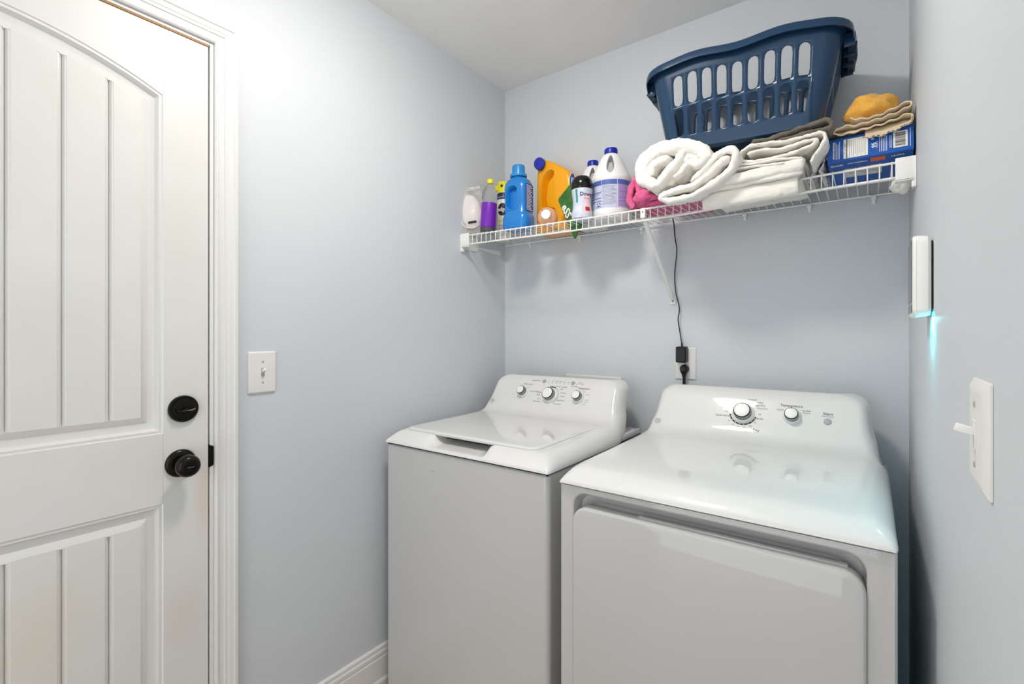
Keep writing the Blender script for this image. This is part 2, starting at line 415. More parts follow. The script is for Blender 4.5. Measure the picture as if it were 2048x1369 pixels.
# ================================================================== WASHER AND DRYER
DECK = [(1.34, .925), (1.47, .928), (1.555, .930)]
CONS = [(1.578, .9315), (1.588, .9332), (1.598, .9362), (1.607, .9410), (1.6145, .9470), (1.6205, .9535), (1.6250, .9595), (1.6280, .9635)]+[(1.6280+.6*d, .9635+d) for d in (.012, .024, .036, .048, .060, .072, .0815)]
CONS += [(1.6769+.0225*math.sin(q)+.015*(1-math.cos(q)), 1.045+.0375*math.sin(q)) for q in [PI/2*k_/10 for k_ in range(1, 11)]]
def console_hw(z):
    if z < 1.045: return .309-.007*(z-.9315)/.1135+.034*math.exp(-(z-.9315)/.022)
    return .250+.052*math.sqrt(max(0, 1-((z-1.045)/.0375)**2))
def face_y(z): return float(np.interp(z, [p[1] for p in CONS], [p[0] for p in CONS]))
def face_fn(x, z):
    """a printing surface on the sloped console face around (x, z)"""
    y = face_y(z); d = .006
    t = Vector((0, face_y(z+d)-face_y(z-d), 2*d)).normalized()
    return plane_fn((x, y, z), (1, 0, 0), t, .0007), Vector((0, -t.z, t.y)), Vector((x, y, z)), t
def top_cover(cx, yf, notch=False):
    hw = .343
    fp = [(yf, .878), (yf+.0006, .8825), (yf+.004, .8880), (yf+.018, .8985), (yf+.034, .9098), (yf+.043, .9150), (yf+.052, .9182), (yf+.064, .9203), (yf+.085, .9216), (yf+.11, .9225), (yf+.14, .923), (yf+.18, .9237)]
    S = []
    for i, (y, z) in enumerate(fp):
        c = [.006, .004, .002, 0, 0, 0, 0, 0, 0, 0, 0, 0][i]
        S.append((y, z, hw-c, [.006, .010, .016, .028, .040, .046, .05, .05, .05, .05, .05, .05][i], max(z-.878, .0005), (0, -1)))
    for y, z in DECK: S.append((y, z, hw, .05, z-.878, (0, -1)))
    for i, (y, z) in enumerate(CONS):
        f = min(1, max(0, (z-.9312)/.030)); f = f*f*(3-2*f); a = f*PI/2
        n = (math.sin(a), -math.cos(a))
        d = .050*(1-f)+f*.062
        S.append((y, z, console_hw(z), .05*(1-f)+.030*f, d, n))
    yl, zl = CONS[-1]
    for dy, dz in ((.010, .0006), (.026, -.0005), (.042, -.004), (.052, -.010), (.058, -.020)):
        S.append((yl+dy, zl+dz, .250, .030, max(.062-dy, .002), (1, 0)))
    rings = []; NF = 44; NA = 9
    for y, z, w_, r, d, n in S:
        half = []
        for j in range(NA+1):
            th = PI/2*j/NA
            half.append((w_-r+r*math.sin(th), d*(1-math.cos(th))))
        # extend straight to the full depth on the deck/console side
        pts = [(-a, o) for a, o in reversed(half)]+[(-(w_-r)+2*(w_-r)*i/NF, 0) for i in range(1, NF)]+half
        ring = []
        for a, o in pts:
            X, Y, Z = cx+a, y+n[0]*o, z+n[1]*o
            if notch and o == 0:
                u = max(0, 1-(abs(X-(-1.064))/.128)**6); v = 1 if Y > yf+.02 else max(0, (Y-yf)/.02)
                vb = 1 if Y < yf+.13 else max(0, 1-(Y-yf-.13)/.04)
                if Y < 1.34 and u > 0: Z = max(Z-.036*u*v*vb, min(Z, .8845+.10*(Y-yf)))
            ring.append((X, Y, Z))
        rings.append(ring)
    return loft(rings, False, False, False)
def round_knob(parent, x, z, big):
    fn, n, o, t = face_fn(x, z)
    k = bpy.data.objects.new('dial_knob', None); COL.objects.link(k); k.parent = parent; k.location = o-Vector(parent.location)
    M = frame((0, 0, 0), n); s = 1.0 if big else .74
    part('knob_skirt', xf(lathe([(.0325*s, 0), (.0325*s, .004), (.0305*s, .006), (.029*s, .009), (.027*s, .0095)], 40), M), 'plastic_white', k, local=True)
    part('knob_ring', xf(lathe([(.0275*s, .008), (.0265*s, .012), (.0245*s, .024), (.0235*s, .0265), (.022*s, .0275)], 40), M), 'chrome', k, local=True, label='chrome ring')
    part('knob_cap', xf(lathe([(.0225*s, .0268), (.0215*s, .0282), (.017*s, .029), (.006*s, .0292)], 40), M), 'plastic_white', k, local=True)
    part('knob_collar', xf(lathe([(.0248*s, .0245), (.0243*s, .0262), (.0228*s, .0276)], 40, False, False), M), 'dark', k, local=True)
    part('knob_mark', xf(box(-.0012, .0012, .020*s, .0245*s, .0270, .0285), M), 'dark', k, False, local=True)
    return k
def printed(parent, items, name='print'):
    for s, x, z, size, m in items:
        fn, n, o, t = face_fn(x, z)
        part('lettering', textgeo(s, size, fn, sx=1.05), m, parent, False)
def ring_geo(fn, r0, r1, a0, a1, n=40):
    V, F = [], []
    for i in range(n+1):
        a = math.radians(a0+(a1-a0)*i/n)
        V.append(tuple(fn(r0*math.cos(a), r0*math.sin(a)))); V.append(tuple(fn(r1*math.cos(a), r1*math.sin(a))))
        if i < n: F.append((2*i, 2*i+1, 2*i+3, 2*i+2))
    return V, F
def emblem(parent, x, z):
    fn, n, o, t = face_fn(x, z)
    f2 = lambda a, b: fn(a, b)
    part('emblem', join(ring_geo(f2, .0088, .0098, 0, 360, 32), ring_geo(f2, .0070, .0075, 10, 80, 8), ring_geo(f2, .0070, .0075, 100, 170, 8), ring_geo(f2, .0070, .0075, 190, 260, 8), ring_geo(f2, .0070, .0075, 280, 350, 8), textgeo('GE', .0095, f2, sx=.9, bold=.0001)), 'ink_grey', parent, False, label='round grey monogram emblem')
def push_button(parent, x, z, r):
    fn, n, o, t = face_fn(x, z)
    part('push_button', xf(lathe([(r, 0), (r, .0015), (r*.9, .0028), (r*.5, .0032)], 28), frame(o, n)), 'greybtn', parent)

# ---- washer
WC = -1.0442
wa = thing('washing_machine', 'white top load washing machine with three dials against the left wall', 'washer', (WC, 1.45, 0))
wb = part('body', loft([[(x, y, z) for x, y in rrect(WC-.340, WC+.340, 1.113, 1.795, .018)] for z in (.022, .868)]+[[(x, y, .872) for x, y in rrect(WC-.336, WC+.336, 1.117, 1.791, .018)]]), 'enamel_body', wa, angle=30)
part('seam', box(WC-.334, WC+.334, 1.119, 1.79, .866, .8775), 'dark', wa, False)
part('lid_gap_shade', box(-1.150, -.975, 1.178, 1.186, .9075, .9178), 'black', wa, False)  # black plate standing in for the shade in the handle gap under the lid
for sx in (-1, 1):
    for yy in (1.16, 1.75): part('levelling_foot', xf(lathe([(.022, 0), (.022, .008), (.008, .010), (.008, .024)], 16), Matrix.Translation((WC+sx*.29, yy, 0))), 'dark', wa)
tc = part('top_cover', top_cover(WC, 1.109, True), 'enamel', wa, angle=50)
part('console_back', join(box(WC-.330, WC+.330, 1.60, 1.792, .868, .897, .006), box(WC-.262, WC+.262, 1.715, 1.760, .90, 1.062, .01)), 'enamel', wa, angle=30)
# lid: slab following the deck
LC, LH = -1.058, .283
def lid_out(o, z):
    pts = []
    for x, y in rrect(LC-LH+o, LC+LH-o, 1.166+o, 1.603-o, (.03, .035, .004, .004), 6): pts.append((x, y, z+(y-1.16)*.0115))
    return pts
def bowfront(r):
    return [(x, y-.012*max(0, 1-((x-LC)/LH)**2) if y < 1.3 else y, z) for x, y, z in r]
part('lid', loft([bowfront(lid_out(.004, .915)), bowfront(lid_out(.0, .919)), bowfront(lid_out(.0, .9245)), bowfront(lid_out(.0015, .9262)), bowfront(lid_out(.005, .927)), bowfront(lid_out(.02, .9272))]), 'enamel', wa, angle=60)
part('lid_hinge', xf(lathe([(.003, -.004), (.003, .004)], 12), frame((LC+LH+.004, 1.594, .931), (1, 0, 0))), 'dark', wa)
part('scratch', quadgrid(plane_fn((-1.15, 1.113, .812), (1, 0, 0), (0, 0, 1)), -.010, .010, -.0004, .0004, 2, 1), 'ink_grey', wb, False)
round_knob(wa, -1.1734, 1.0165, False); round_knob(wa, -1.040, 1.0125, True); round_knob(wa, -.911, 1.014, False)
push_button(wa, -1.088, 1.064, .0085); push_button(wa, -.953, 1.064, .0085)
emblem(wa, -1.318, .972)
printed(wa, [('Deep Rinse', -1.128, 1.065, .0085, 'ink'), ('Fill', -1.047, 1.066, .006, 'ink_grey'), ('Soak', -1.028, 1.066, .006, 'ink_grey'), ('Wash', -1.010, 1.066, .006, 'ink_grey'), ('Rinse', -.991, 1.066, .006, 'ink_grey'), ('Spin', -.973, 1.066, .006, 'ink_grey'),
  ('Start / Pause', -.943, 1.0525, .0060, 'ink'), ('Power', -.922, 1.068, .006, 'ink_grey'), ('Lid Locked', -.916, 1.0625, .006, 'ink_grey'),
  ('Water Level', -1.162, 1.049, .0085, 'ink_grey'), ('Sm', -1.152, 1.037, .006, 'ink_grey'), ('Precise Fill', -1.128, 1.0225, .006, 'ink_grey'), ('Temperature', -.898, 1.047, .009, 'ink'),
  ('Hot', -.893, 1.036, .006, 'ink_grey'), ('Warm', -.873, 1.026, .006, 'ink_grey'), ('Colors', -.873, 1.007, .006, 'ink_grey'), ('Cool', -.874, .999, .006, 'ink_grey'), ('Cold', -.881, .990, .006, 'ink_grey'),
  ('Colors', -.984, 1.047, .0085, 'ink'), ('Normal', -1.014, 1.0485, .0070, 'ink_grey'), ('Whites', -1.099, 1.021, .0085, 'ink'), ('Heavy', -1.096, 1.011, .0065, 'ink_grey'), ('Light', -.995, 1.039, .0065, 'ink_grey'), ('Delicates', -.982, 1.025, .0065, 'ink_grey'), ('Casuals', -.982, 1.013, .0065, 'ink_grey'), ('Soak', -1.089, .997, .0065, 'ink_grey'), ('Bulky Items', -1.096, .986, .0065, 'ink'), ('Speed Wash', -.985, .997, .0065, 'ink'), ('Drain & Spin', -.996, .983, .0065, 'ink_grey')])
fn, n_, o_, t_ = face_fn(-1.040, 1.0125)
part('dial_band', join(ring_geo(fn, .0355, .0395, 62, 108), ring_geo(fn, .0365, .0375, -50, 60)), 'ink', wa, False)
fn, n_, o_, t_ = face_fn(-1.040, 1.061)
for x in (-1.067, -1.047, -1.028, -1.010, -.991, -.973, -.934): part('indicator_dot', ring_geo(face_fn(x, 1.060)[0], 0, .0016, 0, 360, 10), 'ink', wa, False)

# ---- dryer
DC = -.305
dr = thing('clothes_dryer', 'white front load clothes dryer with two dials beside the right wall', 'dryer', (DC, 1.43, 0))
bx0, bx1 = DC-.3415, DC+.3415
def yr(a0, a1, b0, b1, r, y): return [(p, y, q) for p, q in rrect(a0, a1, b0, b1, r, 8)]
HX0, HX1, HZ0, HZ1 = bx0+.036, bx1-.040, .16, .8625
body = loft([yr(bx0, bx1, .022, .8755, .004, 1.79), yr(bx0, bx1, .022, .8755, .004, 1.084), yr(bx0+.004, bx1-.004, .026, .8735, .004, 1.079),
             yr(HX0, HX1, HZ0, HZ1, .036, 1.079), yr(HX0+.003, HX1-.003, HZ0+.003, HZ1-.003, .035, 1.081), yr(HX0+.006, HX1-.006, HZ0+.006, HZ1-.007, .033, 1.095), yr(HX0+.010, HX1-.010, HZ0+.010, HZ1-.014, .031, 1.112), yr(HX0+.03, HX1-.03, HZ0+.03, HZ1-.034, .03, 1.125)])
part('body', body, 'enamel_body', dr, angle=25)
for sx in (-1, 1):
    for yy in (1.16, 1.74): part('levelling_foot', xf(lathe([(.022, 0), (.022, .008), (.008, .010), (.008, .024)], 16), Matrix.Translation((DC+sx*.29, yy, 0))), 'dark', dr)
dx0, dx1, dz0, dz1 = HX0+.003, HX1-.0035, HZ0+.004, .8265
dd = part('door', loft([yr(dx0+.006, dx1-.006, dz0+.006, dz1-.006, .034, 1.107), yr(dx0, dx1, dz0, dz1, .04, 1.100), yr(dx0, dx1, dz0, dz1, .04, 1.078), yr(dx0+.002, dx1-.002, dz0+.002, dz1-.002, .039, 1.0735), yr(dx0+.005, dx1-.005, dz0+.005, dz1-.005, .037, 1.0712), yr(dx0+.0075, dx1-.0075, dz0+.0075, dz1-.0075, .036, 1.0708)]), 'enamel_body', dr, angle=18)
part('door_grip', box(dx0+.165, dx1-.028, 1.090, 1.104, .820, .830, .003), 'enamel_body', dd)
part('top_cover', top_cover(DC, 1.072), 'enamel', dr, angle=50)
part('console_back', join(box(DC-.330, DC+.330, 1.60, 1.787, .868, .897, .006), box(DC-.262, DC+.262, 1.715, 1.760, .90, 1.062, .01)), 'enamel', dr, angle=30)
round_knob(dr, -.3245, 1.0105, True); round_knob(dr, -.1905, 1.0125, False)
push_button(dr, -.1015, 1.0075, .0098)
emblem(dr, -.587, .963)
fn, n_, o_, t_ = face_fn(-.3245, 1.0105)
part('dial_band', join(ring_geo(fn, .0355, .0400, 190, 346)), 'ink', dr, False)
for a in range(202, 345, 19):
    part('dial_tick', ring_geo(lambda u, v: fn(u+.0378*math.cos(math.radians(a)), v+.0378*math.sin(math.radians(a)))+n_*.0004, 0, .0013, 0, 360, 8), 'ink_white', dr, False)
printed(dr, [('Temperature', -.194, 1.042, .0105, 'ink'), ('Casuals', -.190, 1.0345, .006, 'ink_grey'), ('Cottons', -.222, 1.029, .006, 'ink_grey'), ('Air Fluff', -.155, 1.031, .006, 'ink'), ('Delicates', -.155, 1.0255, .005, 'ink_grey'), ('Start', -.1015, 1.0275, .012, 'ink'), ('Push to Start', -.1015, 1.0205, .0055, 'ink_grey'),
  ('Time Dry', -.297, .965, .011, 'ink'), ('Casuals', -.302, 1.052, .008, 'ink_grey'), ('More Dry', -.286, 1.0445, .0075, 'ink'), ('Less Dry', -.279, 1.036, .0075, 'ink'), ('Damp Alert', -.271, 1.028, .006, 'ink_grey'), ('More Dry', -.376, 1.022, .0065, 'ink_grey'), ('Off', -.374, 1.0115, .0065, 'ink_grey'), ('Quick Fluff 20', -.384, .9985, .0070, 'ink'), ('20', -.363, .985, .0065, 'ink_grey'), ('30', -.350, .975, .0065, 'ink_grey'), ('40', -.335, .970, .0065, 'ink_grey'), ('50', -.318, .970, .0065, 'ink_grey'), ('60', -.300, .975, .0065, 'ink_grey'), ('70', -.288, .986, .0065, 'ink_grey'), ('80 Min', -.276, .998, .0065, 'ink'), ('Off', -.278, 1.0105, .0065, 'ink_grey')])

# ================================================================== WIRE SHELF
def zf(x): return float(np.interp(x, [-1.43, -1.30, -1.0, -.75, -.50, -.30, -.12, .09], [1.688, 1.686, 1.681, 1.679, 1.680, 1.687, 1.694, 1.6955]))   # the front edge sags a little between its supports
ZB = 1.690; SY = 1.565; BY = 1.858
def zd(x, y): return ZB+(zf(x)-ZB)*(BY-y)/(BY-SY)
sh = thing('wire_shelf', 'white wire shelf across the back wall carrying laundry supplies', 'shelf', (-.67, BY, ZB))
x0, x1 = -1.415, .075
rx = [x0+(x1-x0)*k_/40 for k_ in range(41)]
part('front_rod', tube([(q, SY, zf(q)-.002) for q in rx], .0030, 10), 'wire', sh)
part('front_rod', tube([(q, SY, zf(q)-.040) for q in rx], .0032, 10), 'wire', sh)
part('back_rod', tube([(x0, BY, ZB-.004), (x1, BY, ZB-.004)], .0032, 10), 'wire', sh)
part('middle_rod', tube([(q, 1.71, zd(q, 1.71)-.004) for q in rx], .0026, 8), 'wire', sh)
xs = x0+.020; k = 0
wire_me = None
while xs < x1-.005:
    z0 = zf(xs)
    pth = [(xs, BY, ZB), (xs, SY+.004, z0+.002), (xs, SY-.002, z0+.001), (xs, SY-.0042, z0-.005), (xs, SY-.0042, z0-.041)]
    part('wire', tube(pth, .0015, 6), 'wire', sh)
    xs += .0252
# end brackets and back clips
for sx, xw in ((1, XL), (-1, XR)):
    a, b = (xw+.0005, xw+.046) if sx > 0 else (xw-.042, xw-.0005)
    zz = zf(xw)
    g = join(box(min(xw+sx*.0005, xw+sx*.005), max(xw+sx*.0005, xw+sx*.005), SY-.016, SY+.10, zz-.058, zz+.004, .0015),
             box(a, b, SY-.012, SY-.007, zz-.052, zz+.006, .0015), box(a, b, SY-.012, SY+.015, zz-.053, zz-.048, .0015))
    eb = part('end_bracket', g, 'plastic_white', sh, angle=30)
    part('bracket_tab', box(min(xw+sx*.0005, xw+sx*.010), max(xw+sx*.0005, xw+sx*.010), SY-.016, SY+.004, zz-.072, zz-.056, .002), 'plastic_white', eb, angle=30)
# left wall flange under the shelf
part('wall_flange', loft([[(XL+.0005+t, a, b) for a, b in ((1.62, 1.648), (1.83, 1.658), (1.83, 1.636), (1.81, 1.634))] for t in (0, .004)]), 'plastic_white', sh, False)
for xc in (-1.28, -1.02, -.74, -.36, -.165, .005):
    part('wall_clip', join(box(xc-.007, xc+.007, BY-.004, YB-.0005, ZB-.016, ZB-.002, .002), box(xc-.005, xc+.005, YB-.006, YB-.0005, ZB-.03, ZB-.012, .002)), 'plastic_white', sh, angle=30)
# diagonal brace: folded strip with flattened ends
BX = -.6145
br = part('brace', join(loft([[(BX+a, y+dy, z+dz) for a, dy, dz in ((-.0085, 0, 0), (-.006, -.004, -.004), (.006, -.004, -.004), (.0085, 0, 0), (.006, .002, .002), (-.006, .002, .002))] for y, z in ((SY+.002, zf(BX)-.004), (SY+.012, zf(BX)-.034), (1.846, 1.412), (1.864, 1.395))]), box(BX-.0105, BX+.0105, 1.8655, 1.8695, 1.374, 1.402, .0015), box(BX-.0085, BX+.0085, SY-.0065, SY+.0055, zf(BX)-.032, zf(BX)+.001, .002)), 'plastic_white', sh, angle=30)
part('screw', xf(lathe([(.0042, 0), (.0042, .0012), (.002, .0022)], 14), frame((BX, 1.8655, 1.386), (0, -1, 0))), 'chrome', br)
part('screw', xf(lathe([(.0025, 0), (.002, .001)], 12), frame((BX, SY-.0065, zf(BX)-.012), (0, -1, 0))), 'chrome', br)

# ================================================================== THINGS ON THE SHELF
def deck(x, y): return zd(x, y)+.0025
def cyl_fn(cx, cy, r, a0, z0):
    """printing surface on a cylinder: a = arc length from angle a0 (radians), b = height"""
    return lambda a, b: Vector((cx+r*math.sin(a0+a/r), cy-r*math.cos(a0+a/r), z0+b))
VA = .55                                         # print faces this way (from -Y toward +X)

# ---- dust mask in a clear bag
g0 = deck(-1.38, 1.60)
mk = thing('mask_packet', 'clear plastic packet with a white dust mask leaning on the left wall', 'packet', (-1.392, 1.600, g0))
mk.scale = (1.15, 1.0, 1.10)
mk.rotation_euler = (math.radians(-6), math.radians(-9), math.radians(38))
def pillow(w_, h_, t_, n=18, m=22, crimp=.08):
    rings = []
    for i in range(m+1):
        v = i/m; z = h_*v
        tt_ = t_*max(.05, math.sin(PI*min(1, max(0, v)))**.45)
        ww = w_*(.94+.06*math.sin(PI*v))
        rings.append([((ww/2)*math.copysign(abs(math.cos(2*PI*j/n))**.8, math.cos(2*PI*j/n)), (tt_/2)*math.sin(2*PI*j/n)*(1+.5*noise.noise(Vector((j, v*6, 2)))), z+.004*noise.noise(Vector((j*.6, v*4, 5)))) for j in range(n)])
    return loft(rings)
part('bag', pillow(.105, .195, .045), 'clear_bag', mk, local=True)
part('seal_strip', box(-.050, .050, -.002, .002, .183, .199, .001), 'poly_bag', mk, local=True)
mg = blob((0, -.002, .098), (.040, .017, .070), .06, 3, 4, 28, 18)
part('mask', mg, 'mask_white', mk, local=True, label='white moulded mask')
part('mask_valve', join(box(-.016, .016, -.0195, -.015, .045, .055, .002)), 'dark', mk, local=True)
part('elastic_band', tube([(-.038, -.004, .12), (-.044, -.012, .09), (-.040, -.016, .05), (-.02, -.019, .03), (.01, -.019, .028), (.036, -.014, .05), (.040, -.006, .10)], .0016, 6, 5), 'mask_white', mk, local=True)

# ---- clear bottle with purple label
cx, cy = -1.3245, 1.608; b0 = deck(cx, cy)
pb = thing('plastic_bottle', 'clear plastic bottle with purple label and yellow cap', 'bottle', (cx, cy, b0), (0, math.radians(4), 0))
prof = [(.026, 0), (.0315, .004), (.033, .012), (.033, .118), (.0325, .122), (.033, .126), (.033, .142), (.0322, .146), (.033, .150), (.0325, .160), (.029, .178), (.022, .194), (.014, .205), (.0125, .210), (.0125, .219)]
part('bottle', lathe(prof, 36), 'clear', pb, local=True)
part('label_wrap', lathe([(.0335, .026), (.0337, .027), (.0337, .129), (.0335, .130)], 36, False, False), 'purple', pb, local=True, label='plain purple label')
part('contents', lathe([(.025, .002), (.031, .006), (.0318, .012), (.0318, .024)], 36), 'liquid_dark', pb, local=True)
part('cap', lathe([(.0145, .214), (.0145, .228), (.0135, .231), (.006, .2315)], 24), 'can_yellow', pb, local=True)

# ---- aerosol can
cx, cy = -1.366, 1.775; b0 = deck(cx, cy)
ac = thing('aerosol_can', 'tall white aerosol can with yellow spray cap behind the purple bottle', 'spray can', (cx, cy, b0))
part('can', lathe([(.029, 0), (.031, .003), (.031, .205), (.030, .209)], 36), 'can_white', ac, local=True)
part('neck_band', lathe([(.0312, .185), (.0314, .186), (.0314, .204), (.029, .216)], 36, False, False), 'can_navy', ac, local=True)
cap_ = lathe([(.029, .212), (.0295, .222), (.0295, .262), (.027, .268), (.010, .268)], 36)
part('spray_cap', join(cap_, box(-.036, -.02, -.02, -.005, .232, .256, .003)), 'can_yellow', ac, local=True)
part('nozzle', xf(lathe([(.006, 0), (.006, .002), (.003, .003)], 14), frame((.0295*math.sin(.35), -.0295*math.cos(.35), .246), (math.sin(.35), -math.cos(.35), 0))), 'dark', ac, local=True)
cf = cyl_fn(0, 0, .0314, VA-.1, .138)
oval = [tuple(cyl_fn(0, 0, .0313, VA-.1, .138)(.025*math.cos(2*PI*j/28), .029*math.sin(2*PI*j/28))) for j in range(28)]
V_ = [tuple(cyl_fn(0, 0, .0313, VA-.1, .138)(r*.025*math.cos(2*PI*j/28), r*.029*math.sin(2*PI*j/28))) for r in (0.01, .35, .7, 1) for j in range(28)]
part('brand_oval', (V_, [(i*28+j, i*28+(j+1) % 28, (i+1)*28+(j+1) % 28, (i+1)*28+j) for i in range(3) for j in range(28)]), 'black', ac, local=True)
part('lettering', textgeo('Pledge', .026, cyl_fn(0, 0, .0318, VA-.42, .138), bold=.0006, sx=.85), 'ink_white', ac, False, local=True)
part('lettering', textgeo('Dust & Protect', .009, cyl_fn(0, 0, .0318, VA-.1, .195)), 'ink_white', ac, False, local=True)
part('label_band', quadgrid(cyl_fn(0, 0, .0313, VA-.1, .085), -.024, .024, -.004, .004, 10, 1), 'can_yellow', ac, local=True)
part('fine_print', join(*[quadgrid(cyl_fn(0, 0, .0313, VA-.1, .02+.0075*i), -.022+.003*(i % 2), .020-.004*(i % 3), -.0011, .0011, 8, 1) for i in range(7)]), 'ink_grey', ac, local=True)

# ---- blue detergent bottle
cx, cy = -1.1760, 1.629; b0 = deck(cx, cy)
bb = thing('detergent_bottle', 'metallic blue detergent bottle with moulded grip', 'bottle', (cx, cy, b0), (0, 0, 0))
bb.scale = (1.02, 1.0, .985)
def rsec(a, b, r, z, dx=0, dy=0): return [(p+dx, q+dy, z) for p, q in rrect(-a, a, -b, b, min(r, a*.98, b*.98), 6)]
secs = [(.050, .036, .02, 0), (.057, .042, .026, .004), (.060, .045, .028, .014), (.060, .045, .028, .052), (.056, .042, .026, .062), (.053, .040, .026, .07), (.053, .040, .026, .12), (.054, .041, .026, .175), (.053, .040, .028, .192), (.047, .037, .028, .206), (.036, .031, .026, .216), (.028, .027, .024, .221), (.026, .026, .0255, .226)]
bg_ = loft([rsec(*s_) for s_ in secs])
cut = loft([[(-.006+p, y, .132+q) for p, q in rrect(-.026*s_, .026*s_, -.046*s_, .046*s_, .022*s_, 6)] for y, s_ in ((-.060, 1.12), (-.042, 1.12), (-.036, .98), (-.016, .88))])
part('bottle', boolean(bg_, cut), 'blue_bottle', bb, local=True, angle=35)
gro = [(-.006+p*1.0, -.0405, .132+q) for p, q in rrect(-.030, .030, -.051, .051, .025, 6)]
part('grip_rim', tube(gro+[gro[0]], .0022, 8), 'blue_cap', bb, local=True)
part('cap', lathe([(.034, .224), (.035, .227), (.034, .236), (.030, .238), (.026, .2385), (.0255, .244), (.025, .270), (.0235, .274), (.0215, .2745), (.0205, .268)], 40), 'blue_cap', bb, local=True)
part('cap_ribs', join(*[xf(box(.0252, .0260, -.0007, .0007, .244, .268), Matrix.Rotation(2*PI*i/36, 4, 'Z')) for i in range(36)]), 'blue_cap', bb, False, local=True)
pf = plane_fn((.0545, .0, .13), (0, 1, 0), (0, 0, 1), .0002)
part('back_label', loft([[tuple(plane_fn((.0532+o, 0, .13), (0, 1, 0), (0, 0, 1), 0)(a, b)) for a, b in rrect(-.026, .026, -.056, .056, .006, 4)] for o in (0, .0012)]), 'blue_label', bb, local=True)
pf = plane_fn((.0546, 0, .13), (0, 1, 0), (0, 0, 1), .0002)
part('fine_print', join(*[quadgrid(pf, -.022, .020-.006*((i*7) % 3), -.050+.0062*i-.0011, -.050+.0062*i+.0011, 1, 1) for i in range(17)]), 'ink_white', bb, False, local=True)

# ---- orange detergent jug (extruded silhouette with rounded edges)
cx, cy = -1.0835, 1.804; b0 = deck(cx, cy)
oj = thing('detergent_jug', 'large orange detergent jug with blue cap', 'jug', (cx, cy, b0))
oj.scale = (1.09, 1, 1.165)
sil = [(-.074, .006), (-.066, 0), (.066, 0), (.078, .01), (.083, .05), (.084, .10), (.083, .15), (.080, .185), (.070, .208), (.052, .224), (.025, .242), (0, .257), (-.022, .268), (-.042, .275), (-.058, .274), (-.070, .262), (-.076, .235), (-.078, .20), (-.079, .15), (-.080, .10), (-.080, .05)]
sp_ = crom([Vector((a, b, 0)) for a, b in sil+[sil[0]]], 3)[:-1]
c0 = Vector((0, .125, 0))
def jsec(s_, y): return [(c0.x+(p.x-c0.x)*s_[0], y, c0.y+(p.y-c0.y)*s_[1]) for p in sp_]
jg = loft([jsec((.80, .86), -.058), jsec((.90, .935), -.0555), jsec((.965, .975), -.049), jsec((1, 1), -.036), jsec((1, 1), .036), jsec((.965, .975), .049), jsec((.90, .935), .0555), jsec((.8, .86), .058)])
hole = [(-.040, .205), (-.018, .222), (.004, .214), (.001, .196), (-.014, .176), (-.024, .15), (-.026, .12), (-.016, .10), (.006, .092), (.008, .076), (-.010, .070), (-.034, .078), (-.046, .098), (-.049, .14), (-.047, .18)]
hp = crom([Vector((a, b, 0)) for a, b in hole+[hole[0]]], 3)[:-1]
hc = Vector((-.02, .145, 0))
cut = loft([[(hc.x+(p.x-hc.x)*s_, y, hc.y+(p.y-hc.y)*s_) for p in hp] for y, s_ in ((-.08, 1.14), (-.058, 1.10), (-.045, .98), (-.022, .86))])
part('jug', boolean(jg, cut), 'orange_bottle', oj, local=True, angle=35)
part('spout_collar', xf(lathe([(.024, -.01), (.024, .012), (.021, .016)], 28), frame((-.058, -.044, .257), (.22, -.95, -.08))), 'orange_bottle', oj, local=True)
part('cap', xf(lathe([(.0225, .010), (.0225, .034), (.021, .0375), (.012, .038)], 32), frame((-.058, -.044, .257), (.22, -.95, -.08))), 'royal', oj, local=True)
lf = lambda a, b: Vector((float(np.interp(a*.72, [-.014, -.004, .005, .014], [.0748, .0815, .0850, .0856])), float(np.interp(a*.72, [-.014, -.004, .005, .014], [-.0580, -.0508, -.0405, -.0300])), .172+b*.85))
V_ = [tuple(lf(.018*r*math.cos(2*PI*j/24), .034*r*math.sin(2*PI*j/24))) for r in (.02, .5, 1) for j in range(24)]
part('brand_oval', (V_, [(i*24+j, i*24+(j+1) % 24, (i+1)*24+(j+1) % 24, (i+1)*24+j) for i in range(2) for j in range(24)]), 'blue_label', oj, False, local=True)
part('oval_border', tube([tuple(lf(.019*math.cos(2*PI*j/24), .035*math.sin(2*PI*j/24))) for j in range(25)], .001, 6), 'ink_white', oj, local=True)
part('fine_print', join(*[quadgrid(lambda a, b: lf(a, b)+Vector((.0005, 0, 0)), -.009+.004*i-.001, -.009+.004*i+.001, -.02, .018-.004*(i % 2), 1, 1) for i in range(4)]), 'ink_white', oj, False, local=True)

# ---- small clear round bottle lying on its side
cx, cy = -1.040, 1.640; b0 = deck(cx, cy)
rb = thing('round_bottle', 'small clear pinkish bottle lying on its side with white cap toward viewer', 'bottle', (cx, cy, b0+.0385))
M = frame((0, 0, 0), (.42, -.9, 0))
part('bottle', xf(lathe([(.012, -.046), (.030, -.044), (.0365, -.036), (.0385, -.022), (.0385, .014), (.036, .026), (.028, .034), (.016, .037), (.013, .041)], 36), M), 'clear_pink', rb, local=True)
part('cap', xf(lathe([(.0185, .036), (.019, .038), (.019, .056), (.017, .0585), (.008, .059)], 30), M), 'plastic_white', rb, local=True)
part('warning_mark', xf(quadgrid(lambda a, b: Vector((-.012+a, .020+b, .0352)), -.006, .006, -.003, .003, 1, 1), M), 'ink_red', rb, False, local=True)

